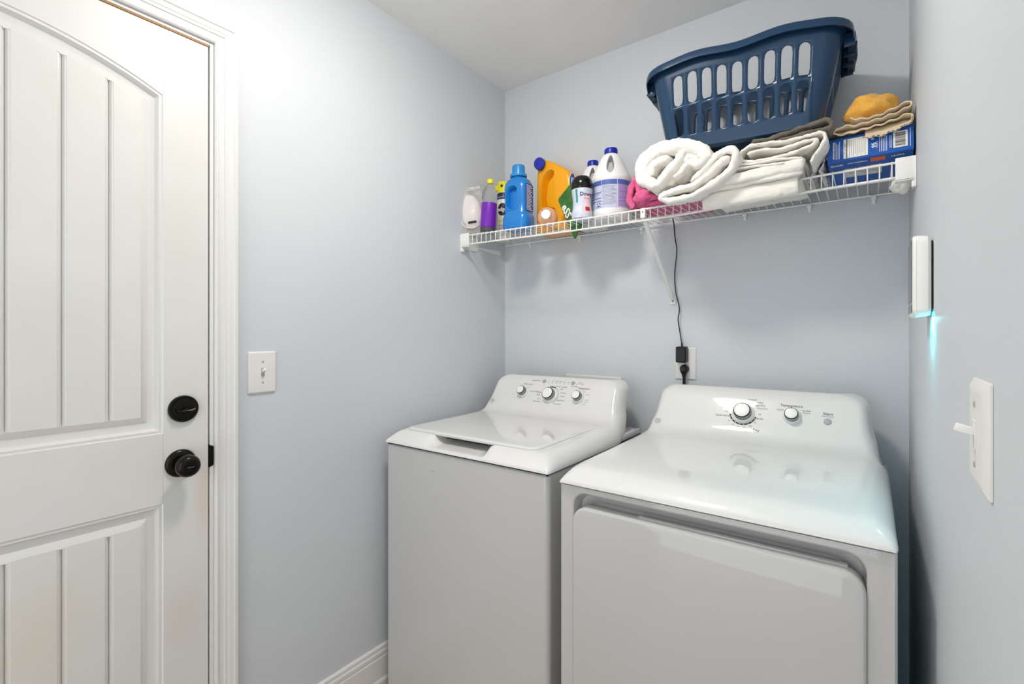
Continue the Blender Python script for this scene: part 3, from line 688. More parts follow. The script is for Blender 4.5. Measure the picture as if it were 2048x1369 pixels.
# ---- green gusset bag wedged corner down between the wires
gb = thing('seed_packet', 'flat green foil packet standing on its corner through the shelf wires', 'packet', (-.9357, 1.672, 1.634))
poly = [(-.003, .004), (.003, 0), (.036, .055), (.060, .138), (.055, .152), (.000, .227), (-.007, .227), (-.072, .168), (-.073, .160)]
part('foil_bag', loft([[(a*.97, -.0048+.25*0, .107+(b-.107)*.97) for a, b in poly], [(a, -.0035, b) for a, b in poly], [(a, .0035, b) for a, b in poly], [(a*.97, .0048, .107+(b-.107)*.97) for a, b in poly]]), 'green_bag', gb, local=True, angle=25)
e0 = Vector((-.072, 0, .164)); e1 = Vector((0, 0, .001)); dv = (e1-e0).normalized()
pfn = plane_fn((-.034, -.0050, .118), dv, (-dv.z, 0, dv.x), .0003)
fnp = lambda a, b: Vector((-.034, -.0054, .112))+dv*a+Vector((-dv.z, 0, dv.x))*b
part('lettering', textgeo('eSS', .040, fnp, bold=.0010), 'ink_white', gb, False, local=True)
part('lettering', textgeo('entials', .014, lambda a, b: fnp(a+.036, b+.018)), 'paper', gb, False, local=True)
part('printed_stripes', join(*[quadgrid(lambda a, b: fnp(a, b), -.04, .02, .045+.007*i, .047+.007*i, 1, 1) for i in range(3)]), 'paper', gb, False, local=True)
part('edge_seal', tube([tuple(Vector((a, 0, b))) for a, b in ((-.0728, .163), (-.002, .003))], .0025, 6), 'poly_bag', gb, local=True)

# ---- scent bead jar
cx, cy = -.8670, 1.605; b0 = deck(cx, cy)
JS = .95
sj = thing('scent_bead_jar', 'waisted pastel jar with glossy black lid between green packet and bleach jug', 'jar', (cx, cy, b0))
sj.scale = (.94, .94, .96)
JP = [(.034, 0), (.0395, .004), (.041, .014), (.0395, .030), (.0365, .048), (.0355, .062), (.0365, .080), (.0395, .100), (.041, .112), (.0405, .118)]
part('jar', lathe(JP, 40), 'scent_label', sj, local=True)
part('lid', lathe([(.041, .116), (.0425, .119), (.043, .124), (.0425, .136), (.040, .150), (.034, .161), (.026, .167), (.022, .163), (.010, .161)], 40), 'blackgloss', sj, local=True)
def jar_r(z): return float(np.interp(z, [p[1] for p in JP], [p[0] for p in JP]))
def jar_fn(a0, z0, off=.0006): return lambda a, b: Vector(((jar_r(z0+b)+off)*math.sin(a0+a/.038), -(jar_r(z0+b)+off)*math.cos(a0+a/.038), z0+b))
part('label_panel', quadgrid(jar_fn(VA+.52, .062, .0004), -.014, .014, -.042, .036, 8, 8), 'pale_pink', sj, local=True)
part('lettering', textgeo('Downy', .020, jar_fn(VA+.50, .092, .0009), bold=.0004), 'ink_navy', sj, False, local=True)
part('lettering', textgeo('INFUSIONS', .006, jar_fn(VA+.50, .076, .0009)), 'ink_red', sj, False, local=True)
part('label_stripe', quadgrid(jar_fn(VA-.62, .086, .0006), -.004, .004, -.024, .026, 3, 6), 'teal', sj, local=True)
part('label_badge', quadgrid(jar_fn(VA+.55, .036, .0007), -.010, .010, -.008, .008, 4, 3), 'ink_red', sj, local=True)

# ---- bleach jugs
def bleach(cx, cy, rot, label):
    b0 = deck(cx, cy)
    j = thing('bleach_jug', label, 'jug', (cx, cy, b0), (0, 0, rot), group='white bleach jugs with blue caps')
    prof = [(.060, 0), (.070, .003), (.0755, .010), (.0775, .022), (.0775, .034), (.0762, .036), (.0762, .146), (.0775, .149), (.0775, .155), (.0755, .163), (.067, .181), (.0565, .203), (.0465, .225), (.0375, .243), (.0285, .2535), (.0215, .259)]
    hx = -.003; VA = math.atan2(-cx, cy)-rot
    cutp = [Vector((a, b, 0)) for a, b in ((0, .166), (.010, .174), (.0145, .192), (.0135, .214), (.007, .238), (.002, .243), (-.004, .237), (-.0125, .212), (-.014, .19), (-.010, .174))]
    cpn = crom(cutp+[cutp[0]], 3)[:-1]
    a = VA
    dirv = Vector((math.sin(a), -math.cos(a), 0)); rt = Vector((math.cos(a), math.sin(a), 0))
    cut = loft([[tuple(dirv*t+rt*(p.x+hx)+Vector((0, 0, p.y))) for p in cpn] for t in (.10, -.10)])
    part('jug', boolean(lathe(prof, 48), cut), 'bleach_white', j, local=True, angle=30)
    part('cap', lathe([(.0240, .254), (.0245, .256), (.0245, .276), (.0232, .279), (.010, .2795)], 40), 'royal', j, local=True)
    part('cap_ribs', join(*[xf(box(.0243, .0249, -.0006, .0006, .257, .274), Matrix.Rotation(2*PI*i/40, 4, 'Z')) for i in range(40)]), 'royal', j, False, local=True)
    cf_ = lambda off, zz: cyl_fn(0, 0, .0772, VA+off, zz)
    lab = part('label_wrap', quadgrid(cyl_fn(0, 0, .0766, VA, .036), -.125, .125, .002, .108, 36, 1), 'bleach_label', j, local=True)
    part('label_header', join(quadgrid(cf_(0, .131), -.112, -.036, -.0075, .010, 12, 1), quadgrid(cf_(0, .131), -.034, .022, -.0075, .010, 10, 1), quadgrid(cf_(0, .131), .025, .105, -.0075, .010, 12, 1)), 'bleach_blue', lab, local=True)
    part('label_column', quadgrid(cf_(0, .038), .027, .105, .004, .084, 12, 1), 'bleach_violet', lab, local=True)
    for zz, x0_, x1_ in ((.097, -.10, -.037), (.076, -.10, -.037), (.065, -.10, -.037), (.097, .028, .10), (.075, .028, .10), (.062, .028, .10)):
        part('label_rule', quadgrid(cf_(0, zz), x0_, x1_, -.0011, .0011, 10, 1), 'ink_navy', lab, local=True)
    part('fine_print', join(*[quadgrid(cf_(0, .118-.0052*i), -.032, .020-.005*((i*5) % 3), -.0006, .0006, 8, 1) for i in range(14)], *[quadgrid(cf_(0, .092-.0042*i), -.10, -.040-.008*(i % 3), -.0005, .0005, 8, 1) for i in range(3)]), 'ink_grey', lab, local=True)
    rec = []
    for q in range(3):
        f0 = cf_(0, .053); an = math.radians(90+120*q)
        rec.append(quadgrid(lambda u, v, an=an: f0(-.048+.0052*math.cos(an+u)*(1+v), .0052*math.sin(an+u)*(1+v)), .25, 1.7, 0, .5, 6, 1))
    part('recycling_mark', join(*rec), 'ink', lab, False, local=True)
    part('lettering', textgeo('RECYCLE', .0055, lambda a_, b_: cf_(0, .043)(a_-.048, b_)), 'ink_navy', lab, False, local=True)
    return j
bleach(-.8000, 1.712, 0, 'white bleach jug with printed blue label, standing in front')
bleach(-.9210, 1.7985, .5, 'white bleach jug partly hidden behind the black lidded jar').scale = (.90, .90, 1.0)

# ---- pink cloth
g0 = deck(-.6, 1.65)
pk = [(-.660, 1.703), (-.675, 1.725), (-.672, 1.76), (-.660, 1.792), (-.648, 1.80), (-.643, 1.775), (-.635, 1.745), (-.60, 1.728), (-.56, 1.722), (-.52, 1.716), (-.47, 1.712)]
pink = join(ribbon([(a, b-.0045) for a, b in pk], .022, 1.585, 1.72, lambda a, b, d: (a, d, b), 26, 9, .008, 20, 3, .008, .002),
            ribbon([(-.665, 1.706), (-.62, 1.703), (-.56, 1.702), (-.50, 1.701), (-.455, 1.702)], .016, 1.60, 1.82, lambda a, b, d: (a, d, b), 12, 5, .004, 20, 8),
            blob((-.628, 1.60, 1.7255), (.034, .030, .027), .22, 2.2, 5))
solo('pink_cloth', pink, 'terry_pink', 'crumpled pink terry cloth squeezed under the rolled white towel', 'cloth', angle=80)

# ---- white rolled towels
def squash(z, y, lim=1.838, y0=1.53):
    if y > y0:
        f = min(1, (y-y0)/.04); m_ = lim
        if z > m_: z = z-(z-m_)*f
    return z
PA = [(-.450, 1.797), (-.490, 1.754), (-.530, 1.716), (-.557, 1.727), (-.577, 1.748), (-.583, 1.775), (-.568, 1.803), (-.540, 1.821), (-.503, 1.829), (-.447, 1.818), (-.402, 1.793), (-.388, 1.768), (-.404, 1.752), (-.432, 1.760), (-.450, 1.742), (-.472, 1.726)]
TA = [.026, .028, .030, .034, .042, .048, .050, .048, .046, .044, .042, .036, .028, .026, .024, .022]
plA = lambda a, b, d: (a, d, squash(b+.004, d, 1.832))
ga = ribbon(PA, TA, 1.455, 1.74, plA, 44, 10, .007, 17, 1, .016, .0022)
ga = join(ga, ribbon([(-.556, 1.758), (-.545, 1.780), (-.522, 1.792), (-.500, 1.792)], .030, 1.462, 1.70, plA, 30, 10, .006, 20, 3, .014, .002),
          ribbon([(-.470, 1.806), (-.452, 1.782), (-.430, 1.786), (-.412, 1.778)], .030, 1.466, 1.70, plA, 30, 10, .006, 20, 5, .014, .002),
          ribbon([(-.500, 1.720), (-.470, 1.748), (-.445, 1.765)], .026, 1.474, 1.70, plA, 30, 10, .006, 20, 7, .014, .002))
solo('rolled_towel', ga, 'terry_white', 'thick white bath towel rolled up with a flap showing at its end', 'towel', angle=80)
PB = [(-.425, 1.7185), (-.392, 1.742), (-.362, 1.772), (-.332, 1.783), (-.308, 1.772), (-.312, 1.742), (-.345, 1.706), (-.392, 1.678), (-.440, 1.6655), (-.495, 1.668), (-.520, 1.680), (-.500, 1.692), (-.455, 1.697), (-.415, 1.704), (-.380, 1.724), (-.350, 1.750), (-.330, 1.758)]
def plB(a, b, d):
    lim = deck(a, 1.6)+.028
    f = min(1, max(0, (d-1.50)/.04))
    z = b
    if z < lim+.012: z = z+(lim+.012-z)*f*.92
    return (a, d, z)
gbm = ribbon(PB, .022, 1.462, 1.73, plB, 40, 10, .006, 22, 2, .012, .002)
solo('folded_towel', gbm, 'terry_white', 'white towel folded in a loop beside and below the rolled towel', 'towel', angle=80)

# ---- folded white towels right of the roll
PCc = [(-.128, 1.714), (-.112, 1.742), (-.098, 1.764), (-.101, 1.782), (-.125, 1.786), (-.176, 1.7815), (-.2286, 1.7875), (-.272, 1.789), (-.298, 1.776), (-.300, 1.757), (-.268, 1.7455), (-.211, 1.7445), (-.160, 1.7495), (-.128, 1.7575), (-.117, 1.7680), (-.134, 1.7715), (-.176, 1.7655), (-.2107, 1.765), (-.252, 1.772), (-.280, 1.7675)]
gc = join(ribbon(PCc, .0088, 1.492, 1.60, lambda a, b, d: (a, d, b+.0), 24, 12, .0032, 34, 4, .006, .0012),
          ribbon([(-.150, 1.7285), (-.2107, 1.7365), (-.2653, 1.7375), (-.308, 1.743), (-.312, 1.735), (-.297, 1.7305), (-.2468, 1.728), (-.193, 1.7235)], .0072, 1.490, 1.60, lambda a, b, d: (a, d, b), 24, 10, .0026, 34, 6, .006, .0010))
solo('folded_towel', gc, 'cotton_white', 'thin cream white towel folded in a flat spiral under the grey towel', 'towel', angle=80)
# bottom towel hanging over the front rod: paths in (y, z), swept along x
def dr_layer(yf, top, low, t_, xa, xb, seed, curl=True):
    base = deck(-.25, 1.6)+.004
    p = [(1.80, top-.012), (1.72, top-.010), (1.64, top-.004), (1.575, top), (yf+.028, top-.001), (yf+.008, top-.009), (yf, top-.024), (yf-.002, (top+low)/2), (yf-.001, low+.012)]
    if curl: p += [(yf+.004, low+.002), (yf+.013, low+.001), (yf+.017, low+.010), (yf+.018, low+.028)]
    else: p += [(yf, low)]
    def place(a, b, d):
        tilt = .012*((d+.28)/.13)*(1 if b > 1.69 else .6)
        return (d, a, b+tilt*.6+.003)
    return ribbon(p, t_, xa, xb, place, 60, 7, .0040, 16, seed, .010, .0010)
gd = join(dr_layer(1.522, 1.7015, 1.640, .0110, -.410, -.160, 11), dr_layer(1.508, 1.7085, 1.688, .0110, -.388, -.150, 13, False), dr_layer(1.500, 1.7195, 1.7010, .0125, -.368, -.144, 15, False))
solo('folded_towel', gd, 'cotton_white', 'large smooth white towel draped over the front rod of the shelf', 'towel', angle=80)
# ---- grey towel
PG = [(-.272, 1.8165), (-.245, 1.8175), (-.212, 1.8195), (-.150, 1.829), (-.105, 1.834), (-.086, 1.826), (-.088, 1.812), (-.112, 1.8095), (-.147, 1.8085), (-.205, 1.8045), (-.255, 1.8035)]
solo('folded_towel', ribbon([(a, b-.007) for a, b in PG], .0135, 1.525, 1.75, lambda a, b, d: (a, d, squash(b, d, 1.826, 1.53)), 30, 10, .005, 24, 21, .009, .0016), 'terry_grey', 'taupe grey terry towel folded under the right end of the basket', 'towel', angle=80)

# ---- blue box of dishwasher tablets
bxr = thing('tablet_box', 'blue cardboard box lying on its side with white print and barcode', 'box', (-.006, 1.643, 1.7035), (math.radians(-10), 0, 0))
bw, bdp, bh = .182, .150, .068
part('carton', box(-bw/2, bw/2, -bdp/2, bdp/2, .006, .006+bh, .0012), 'box_blue', bxr, local=True, angle=20)
bf = lambda a, b: Vector((a, -bdp/2-.0004, .040+b*1.12))
part('facts_panel', quadgrid(bf, -.055, -.002, -.025, .024, 1, 1), 'paper', bxr, False, local=True)
bf2 = lambda a, b: bf(a, b)+Vector((0, -.0003, 0))
side = lambda ox, oz: (lambda a, b: bf2(ox-b, oz+a))
part('facts_rule', join(quadgrid(bf2, -.0485, -.0465, -.024, .023, 1, 1), *[quadgrid(bf2, -.042+.0042*i, -.0414+.0042*i, -.022+.004*(i % 2), .020, 1, 1) for i in range(9)]), 'ink', bxr, False, local=True)
part('lettering', textgeo('Drug Facts', .006, side(-.052, 0)), 'ink', bxr, False, local=True)
part('barcode_panel', quadgrid(bf, .050, .079, -.020, .019, 1, 1), 'paper', bxr, False, local=True)
bars = []; zb = -.017; random.seed(3)
while zb < .016:
    wd = random.choice([.0005, .0008, .0014]); bars.append(quadgrid(bf2, .054, .0745, zb, zb+wd, 1, 1)); zb += wd+random.choice([.0006, .0009, .0012])
part('barcode', join(*bars), 'ink', bxr, False, local=True)
part('lettering', textgeo('95', .013, side(.011, -.004), bold=.0003), 'ink_white', bxr, False, local=True)
part('lettering', textgeo('TABLETS', .0045, side(.017, -.004)), 'ink_white', bxr, False, local=True)
part('lettering', textgeo('IN 1', .009, side(.008, .018), bold=.0002), 'ink_white', bxr, False, local=True)
part('lettering', textgeo('USE ONLY IN DISHWASHERS', .0034, side(-.077, 0), bold=.0002), 'ink_white', bxr, False, local=True)
part('fine_print', join(*[quadgrid(bf2, -.074+.0032*i, -.0730+.0032*i, -.024, .022-.004*(i % 3), 1, 1) for i in range(4)], *[quadgrid(bf2, .022+.0036*i, .0231+.0036*i, -.023, .020-.005*(i % 3), 1, 1) for i in range(5)], *[quadgrid(bf2, .043+.0028*i, .0440+.0028*i, -.018, .012, 1, 1) for i in range(2)], quadgrid(bf2, .0835, .0845, -.022, .022, 1, 1)), 'ink_white', bxr, False, local=True)
# underside print (main panel faces down)
uf = lambda a, b: Vector((a, -bdp/2+.004+b, .0055))
part('underside_badge', quadgrid(uf, .004, .034, .004, .026, 1, 1), 'orange', bxr, False, local=True)
part('lettering', textgeo('finish', .014, lambda a, b: uf(-.070+a, .018-b*1), bold=.0003), 'ink_white', bxr, False, local=True)
part('lettering', textgeo('POWERBALL', .0075, lambda a, b: uf(-.024+a, .016-b), bold=.0003), 'ink_white', bxr, False, local=True)
part('lettering', textgeo('ULTRA', .009, lambda a, b: uf(.06+a, .014-b), bold=.0003), 'ink_white', bxr, False, local=True)
part('underside_picture', quadgrid(uf, -.055, .028, .045, .10, 1, 1), 'poly_bag', bxr, False, local=True)

# ---- crumpled bag left of box, white plastic under it and bundle at right end
solo('crumpled_bag', join(ribbon([(-.142, 1.695), (-.128, 1.712), (-.138, 1.728), (-.118, 1.742), (-.126, 1.756), (-.108, 1.768), (-.112, 1.752), (-.104, 1.735), (-.116, 1.715), (-.104, 1.698)], .006, 1.585, 1.74, lambda a, b, d: (a, d, b-.001), 10, 5, .006, 45, 31)), 'poly_bag', 'crumpled grey white printed bag squeezed left of the blue box', 'bag', angle=60)
solo('cloth_bundle', blob((.064, 1.640, 1.6540), (.024, .036, .022), .18, 2.5, 9), 'cotton_white', 'small white bundle hanging below the right end of the shelf', 'cloth', angle=80)

# ---- cream cloth with black stitching on top of the box
zt = 1.664+.0065+.06
PF = [(-.012, 1.7660), (.022, 1.7645), (.058, 1.7735), (.078, 1.7830), (.0815, 1.800), (.074, 1.8060), (.050, 1.7990), (.020, 1.7925), (-.015, 1.7890), (-.055, 1.7860), (-.080, 1.7900), (-.078, 1.8005), (-.060, 1.8080), (-.036, 1.8040), (.006, 1.8070), (.045, 1.8130), (.070, 1.8210), (.0800, 1.8280), (.078, 1.8370), (.060, 1.8310), (.030, 1.8220), (0, 1.8160), (-.030, 1.8190), (-.044, 1.8250)]
def plF(a, b, d):
    wv = .0022*math.sin(a*220)*math.exp(-max(0, d-1.567)/.02)
    lift = max(0, min(1, (d-1.566)/.02))*max(0, 1-(b-1.764)/.04)*.030
    return (a, d, b+wv+.006+lift)
cl = thing('tablecloth', 'folded cream cloth with black running stitch on the blue box', 'cloth', (0, 1.62, 1.76))
part('cloth', ribbon(PF, .0040, 1.562, 1.72, plF, 14, 6, .0012, 40, 41, .004), 'cloth_cream', cl, angle=80)
stp = crom([Vector((a, 0, b)) for a, b in [(-.018, 1.7660), (.022, 1.7645), (.058, 1.7735), (.078, 1.7830), (.0815, 1.800)]], 8)
acc = 0
for i in range(0, len(stp)-2, 2):
    p, q = stp[i], stp[i+1]
    part('stitch', tube([(p.x, 1.5612, p.z+.006+.0022*math.sin(p.x*220)), (q.x, 1.5612, q.z+.006+.0022*math.sin(q.x*220))], .0009, 5), 'stitch', cl)
# ---- yellow cloth
solo('yellow_cloth', join(blob((-.004, 1.655, 1.868), (.066, .070, .038), .20, 1.7, 3, 40, 24, None, .03)), 'cloth_yellow', 'bunched yellow cleaning cloth on top of the folded cream cloth', 'cloth', angle=80)

# ================================================================== LAUNDRY BASKET
bk = thing('laundry_basket', 'navy blue plastic laundry basket with two rows of slots tilted on the towels', 'laundry basket', (-.328, 1.676, 1.834), (0, math.radians(1.2), math.radians(3.0)))
BHt = .272; L0, W0, L1, W1 = .210, .122, .262, .156; RC0, RC1 = .042, .055
def peri_point(s, t):
    """s in [0,4): side + fraction, t height fraction -> point on the tapered shell (corner radius included)"""
    a = L0+(L1-L0)*t; b = W0+(W1-W0)*t; r = RC0+(RC1-RC0)*t
    side = int(s) % 4; f = s-int(s)
    # each side = straight run (f .0-.86) then the corner arc
    cs = ((-a+r, -b), (a, -b+r), (a-r, b), (-a, b-r)); ce = ((a-r, -b), (a, b-r), (-a+r, b), (-a, -b+r))
    cc = ((a-r, -b+r), (a-r, b-r), (-a+r, b-r), (-a+r, -b+r)); th0 = (-PI/2, 0, PI/2, PI)
    if f <= .86 and side % 2 == 0:
        xs_ = .186+.006*t; sg_ = 1 if side == 0 else -1
        x = sg_*float(np.interp(f, [0, .02, .84, .86], [-(a-r), -xs_, xs_, a-r])); y = cs[side][1]
    elif f <= .86:
        u = f/.86; x = cs[side][0]+(ce[side][0]-cs[side][0])*u; y = cs[side][1]+(ce[side][1]-cs[side][1])*u
    else:
        u = (f-.86)/.14; th = th0[side]+u*PI/2; x = cc[side][0]+r*math.cos(th); y = cc[side][1]+r*math.sin(th)
    return x, y
def top_z(x):                                    # the rim line: a low saddle in the middle and dropping toward the ends
    u = x/L1
    return BHt+.006*math.cos(u*PI*2.0+PI)*max(0, 1-u*u)-.016*abs(u)**3
def shell(s, t):
    x, y = peri_point(s, t); z = top_z(x)*t if t > .6 else (top_z(x)*t)
    return (x, y, z)
cells = []                                        # (s0, s1, t0, t1, slot?)
TROWS = [(0, .15, False), (.15, .485, True), (.485, .85, True), (.85, .975, False)]
def side_cells(side, n, f0, f1):
    cols = [(side+0.0, side+f0, False)]
    for i in range(n): cols.append((side+f0+(f1-f0)*i/n, side+f0+(f1-f0)*(i+1)/n, True))
    cols.append((side+f1, side+.86, False))
    for q in range(4): cols.append((side+.86+.14*q/4, side+.86+.14*(q+1)/4, False))
    return cols
cols = side_cells(0, 9, .02, .84)+side_cells(1, 6, .06, .80)+side_cells(2, 9, .02, .84)+side_cells(3, 6, .06, .80)
NV, NH = 6, 4
bm = bmesh.new()
def addface(ps):
    vs = [bm.verts.new(p) for p in ps]
    bm.faces.new(vs)
for s0, s1, cslot in cols:
    for t0, t1, rslot in TROWS:
        P_ = lambda u, v: shell(min(s0+(s1-s0)*u, 3.99999), t0+(t1-t0)*v)
        if cslot and rslot:
            outer = [(i/NH, 0) for i in range(NH)]+[(1, j/NV) for j in range(NV)]+[(1-i/NH, 1) for i in range(NH)]+[(0, 1-j/NV) for j in range(NV)]
            wS = .325; hS = .46; cap = .17
            inner = []
            for u, v in outer:
                # capsule outline in cell units
                du, dv = (u-.5)/.5, (v-.5)/.5
                if abs(dv) >= abs(du)-1e-9 and abs(dv) == 1:    # bottom/top edge -> cap arc
                    th = du*PI/4*2*.5
                    inner.append((.5+wS*math.sin(du*PI/3.2)/math.sin(PI/3.2)*.86, .5+math.copysign(1, dv)*(hS-cap+cap*math.cos(du*PI/3.2))))
                else:
                    vv = dv*(hS-cap*.45)
                    kx = wS if abs(vv) < hS-cap else wS*math.sqrt(max(0, 1-((abs(vv)-(hS-cap))/cap)**2))
                    inner.append((.5+math.copysign(kx, du), .5+vv))
            n_o = len(outer)
            for i in range(n_o):
                k2 = (i+1) % n_o
                addface([P_(*outer[i]), P_(*outer[k2]), P_(*inner[k2]), P_(*inner[i])])
        else:
            for i in range(NH):
                for j in range(NV):
                    addface([P_(i/NH, j/NV), P_((i+1)/NH, j/NV), P_((i+1)/NH, (j+1)/NV), P_(i/NH, (j+1)/NV)])
bmesh.ops.remove_doubles(bm, verts=bm.verts, dist=2e-5)
sg = frombm(bm)
so = part('shell', sg, 'basket', bk, True, local=True, angle=45)
md_ = so.modifiers.new('thickness', 'SOLIDIFY'); md_.thickness = .0028; md_.offset = -1
# rim: rolled lip following the top edge
rings = []
NS = 160
for i in range(NS):
    s = 4*i/NS; x, y = peri_point(s, 1.0); z = top_z(x)
    x2, y2 = peri_point(s+.002 if s+.002 < 4 else 0.002, 1.0)
    t = Vector((x2-x, y2-y, 0)).normalized(); o = Vector((t.y, -t.x, 0))
    end = 1 if int(s) % 2 == 1 and s-int(s) <= .86 else 0
    ex = .012+(.010*math.sin(PI*((s-int(s))/.86)) if end else 0)
    prof = [(-.004, -.010), (-.003, .0005), (.0, .004), (.004, .0055), (ex, .0048), (ex+.005, .0015), (ex+.007, -.006), (ex+.0075, -.020-(.012 if end else 0)), (ex+.005, -.021-(.012 if end else 0)), (ex+.003, -.007), (ex-.002, -.001), (.003, 0), (0, -.009)]
    rings.append([(x+o.x*a, y+o.y*a, z+b) for a, b in prof])
rings.append(rings[0])
part('rim', loft(rings, True, False, False), 'basket', bk, local=True, angle=50)
bot = [[(x, y, z) for x, y in rrect(-L0+o, L0-o, -W0+o, W0-o, max(.01, RC0-o), 6)] for o, z in ((.0, .0022), (.0, 0), (.012, -.003), (.014, 0), (.03, .0025))]
part('base', loft(bot), 'basket', bk, local=True)
# moulded grips under the two end rims
for sx in (-1, 1):
    g = join(box(min(sx*(L1+.006), sx*(L1+.026)), max(sx*(L1+.006), sx*(L1+.026)), -.09, .09, BHt-.053, BHt-.049, .0015), *[box(min(sx*(L1-.004), sx*(L1+.022)), max(sx*(L1-.004), sx*(L1+.022)), yy-.0015, yy+.0015, BHt-.06, BHt-.024, .0005) for yy in (-.09, -.03, .03, .09)])
    part('handle', g, 'basket', bk, local=True, angle=30)

# ================================================================== WALL FITTINGS
def screw_slot(parent, p, n):
    part('screw', xf(lathe([(.0034, 0), (.0034, .0006), (.0016, .0012)], 12), frame(p, n)), 'greybtn', parent)
# left switch (plate on wall_left)
sw = thing('light_switch', 'white toggle light switch plate beside the door casing', 'light switch', (XL, .7003, 1.148))
pl = part('plate', loft([[(XL+x, a, b) for a, b in rrect(.6600+o, .7405-o, 1.087+o, 1.2085-o, .003, 3)] for o, x in ((0, .0003), (0, .0025), (.004, .0062), (.008, .0066))]), 'almond', sw, angle=25)
part('toggle_frame', box(XL+.0064, XL+.0074, .6955, .7055, 1.136, 1.160, .0004), 'greybtn', sw, False)
part('toggle', xf(box(-.0035, .0035, -.004, .004, 0, .015, .0015), Matrix.Translation((XL+.0068, .7005, 1.150)) @ Matrix.Rotation(math.radians(62), 4, 'Y')), 'plastic_white', sw)
for z in (1.118, 1.178): screw_slot(sw, (XL+.0066, .7003, z), (1, 0, 0))
# right switch (plate on wall_right)
sr = thing('light_switch', 'white toggle light switch plate seen edge on below the alarm panel', 'light switch', (XR, .658, 1.158))
part('plate', loft([[(XR-x, a, b) for a, b in rrect(.618+o, .708-o, 1.103+o, 1.2125-o, .002, 3)] for o, x in ((0, .0003), (0, .0022), (.007, .0062), (.012, .0066))]), 'almond', sr, angle=25)
part('toggle_frame', box(XR-.0076, XR-.0064, .6585, .6745, 1.144, 1.172, .0004), 'almond', sr, False)
part('toggle', xf(box(-.004, .004, -.004, .004, 0, .0155, .0012), Matrix.Translation((XR-.0066, .6665, 1.160)) @ Matrix.Rotation(math.radians(-74), 4, 'Y')), 'plastic_white', sr)
for z in (1.128, 1.188): screw_slot(sr, (XR-.0066, .6665, z), (-1, 0, 0))
# alarm panel
al = thing('alarm_panel', 'white wall mounted alarm touch panel glowing cyan underneath', 'alarm panel', (XR, 1.203, 1.365))
def apr(a0, a1, b0, b1, r, x): return [(x, p, q) for p, q in rrect(a0, a1, b0, b1, r, 6)]
part('mount', loft([apr(1.158, 1.252, 1.300, 1.430, .010, XR-.0003), apr(1.158, 1.252, 1.300, 1.430, .010, XR-.004)]), 'dark', al)
cs_ = part('case', loft([apr(1.152, 1.258, 1.297, 1.433, .012, XR-.0032), apr(1.147, 1.262, 1.292, 1.438, .014, XR-.008), apr(1.146, 1.263, 1.290, 1.440, .015, XR-.022), apr(1.1465, 1.2625, 1.2905, 1.4395, .015, XR-.0232), apr(1.1465, 1.2625, 1.2905, 1.4395, .015, XR-.0238), apr(1.146, 1.263, 1.290, 1.440, .015, XR-.0245), apr(1.148, 1.261, 1.292, 1.438, .013, XR-.0288), apr(1.153, 1.256, 1.297, 1.433, .01, XR-.0300)]), 'plastic_white', al, angle=30)
part('screen', loft([apr(1.154, 1.255, 1.316, 1.432, .004, XR-.0300), apr(1.154, 1.255, 1.316, 1.432, .004, XR-.0308)]), 'screen', al)
part('button_bar', loft([apr(1.154, 1.255, 1.298, 1.314, .004, XR-.0300), apr(1.154, 1.255, 1.298, 1.314, .004, XR-.0308)]), 'blackgloss', al)
part('status_light', box(XR-.009, XR-.0045, 1.158, 1.180, 1.2935, 1.2955), 'led', al, False)
ld = bpy.data.lights.new('status_glow', 'AREA'); ld.energy = .30; ld.color = (.08, .92, 1.0); ld.size = .02; ld.shape = 'RECTANGLE'; ld.size_y = .004
lo = bpy.data.objects.new('status_glow', ld); COL.objects.link(lo); lo.parent = al; lo.location = (-.007, -.034, -.0755)
# outlet
ou = thing('wall_outlet', 'white duplex wall outlet plate above the dryer console', 'outlet', (-.5665, YB, 1.1475))
part('plate', loft([[(a, YB-y, b) for a, b in rrect(-.6055+o, -.5275-o, 1.0865+o, 1.2085-o, .003, 3)] for o, y in ((0, .0003), (0, .0025), (.004, .0058), (.008, .0062))]), 'almond', ou, angle=25)
for z in (1.1705, 1.1245): part('receptacle', loft([[(a, YB-y, b) for a, b in rrect(-.5835, -.5495, z-.0145, z+.0145, .009, 5)] for y in (.006, .0078)]), 'plastic_white', ou, angle=30)
screw_slot(ou, (-.5665, YB-.0062, 1.1475), (0, -1, 0))
ad = thing('power_adapter', 'black power adapter with thin cord plugged into the upper socket', 'power adapter', (-.576, YB-.03, 1.19))
part('adapter_body', loft([[(a, YB-y, b) for a, b in rrect(-.594+o, -.555-o, 1.152+o, 1.2125-o, .006, 5)] for o, y in ((.002, .0085), (0, .0105), (0, .034), (.004, .038))]), 'black', ad, angle=30)
part('strain_relief', tube([(-.5745, 1.848, 1.211), (-.5745, 1.848, 1.219), (-.575, 1.848, 1.226)], .0032, 8), 'black', ad)
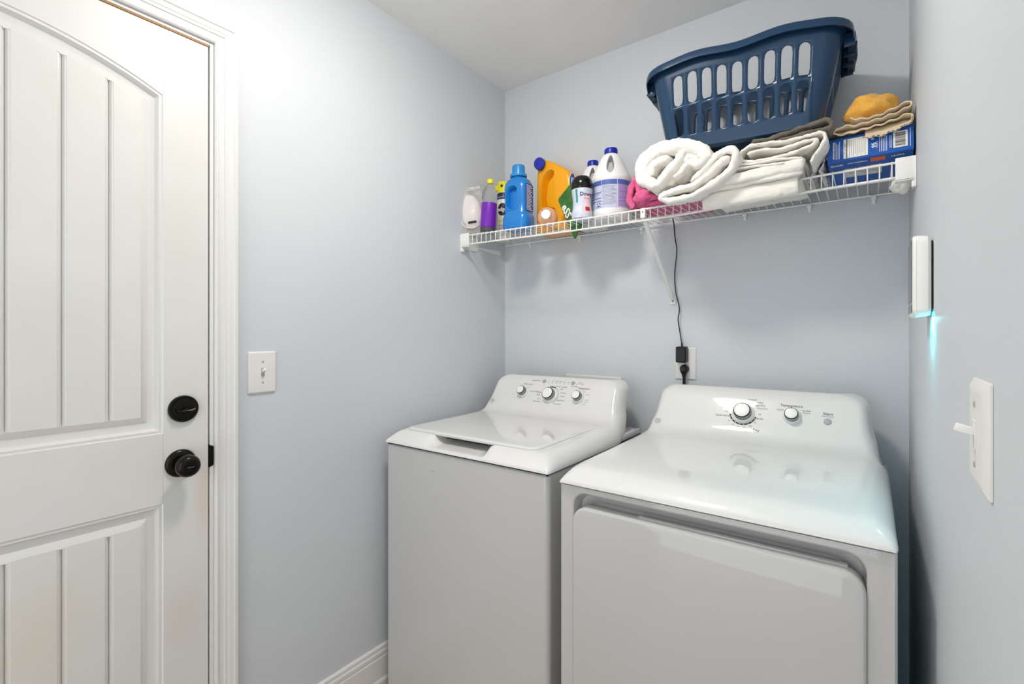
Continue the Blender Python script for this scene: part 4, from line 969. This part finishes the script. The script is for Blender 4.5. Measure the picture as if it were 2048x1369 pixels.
part('cord', tube([(-.575, 1.848, 1.222), (-.583, 1.850, 1.27), (-.590, 1.852, 1.314), (-.586, 1.853, 1.345), (-.588, 1.854, 1.371), (-.598, 1.855, 1.41), (-.603, 1.855, 1.45), (-.6035, 1.855, 1.4955), (-.600, 1.855, 1.53), (-.596, 1.855, 1.581), (-.603, 1.855, 1.63), (-.606, 1.852, 1.68), (-.607, 1.840, 1.70)], .0021, 8, 6), 'black', ad)
pg = thing('dryer_plug', 'black plug and thick cord in the lower socket leading behind the dryer', 'plug', (-.567, YB-.03, 1.12))
part('plug_body', join(xf(lathe([(.0155, .0085), (.0165, .012), (.0165, .020), (.0135, .030), (.009, .034)], 24), frame((-.567, YB, 1.128), (0, -1, 0))), loft([[(-.567+p*s_, YB-.021+q*s_, z) for p, q in rrect(-.014, .014, -.011, .011, .006, 4)] for z, s_ in ((1.137, .7), (1.13, 1), (1.12, .95), (1.108, .55), (1.098, .42))])), 'black', pg, angle=40)
part('cord', tube([(-.567, YB-.021, 1.105), (-.567, YB-.020, 1.07), (-.567, YB-.020, 1.0), (-.567, YB-.020, .8)], .0055, 10, 4), 'black', pg)
# washer outlet box
ub = thing('washer_outlet_box', 'white recessed plumbing box on the wall behind the washer console', 'outlet box', (-.952, YB, 1.0))
part('frame', join(box(-1.083, -.822, YB-.012, YB-.0005, 1.068, 1.083, .003), box(-1.083, -1.066, YB-.012, YB-.0005, .86, 1.07, .003), box(-.839, -.822, YB-.012, YB-.0005, .86, 1.07, .003), box(-1.083, -.822, YB-.012, YB-.0005, .86, .875, .003)), 'almond', ub, angle=30)
part('back_plate', box(-1.066, -.839, YB-.006, YB-.001, .875, 1.068), 'almond', ub, False)

# ================================================================== CEILING LAMP (above the frame)
LX, LY = -.70, .74
la = thing('ceiling_lamp', 'round white flush mount ceiling lamp', 'lamp', (LX, LY, ZC))
part('lamp_base', xf(lathe([(.135, 0), (.135, -.012), (.130, -.018), (.08, -.019)], 40), Matrix.Translation((LX, LY, ZC))), 'chrome', la)
part('lamp_shade', xf(lathe([(.124, -.018), (.125, -.022), (.120, -.034), (.104, -.046), (.075, -.055), (.038, -.060), (.004, -.061)], 40), Matrix.Translation((LX, LY, ZC))), 'lamp_glass', la)
part('finial', xf(lathe([(.004, -.060), (.008, -.063), (.009, -.068), (.006, -.074), (.001, -.077)], 20), Matrix.Translation((LX, LY, ZC))), 'chrome', la)
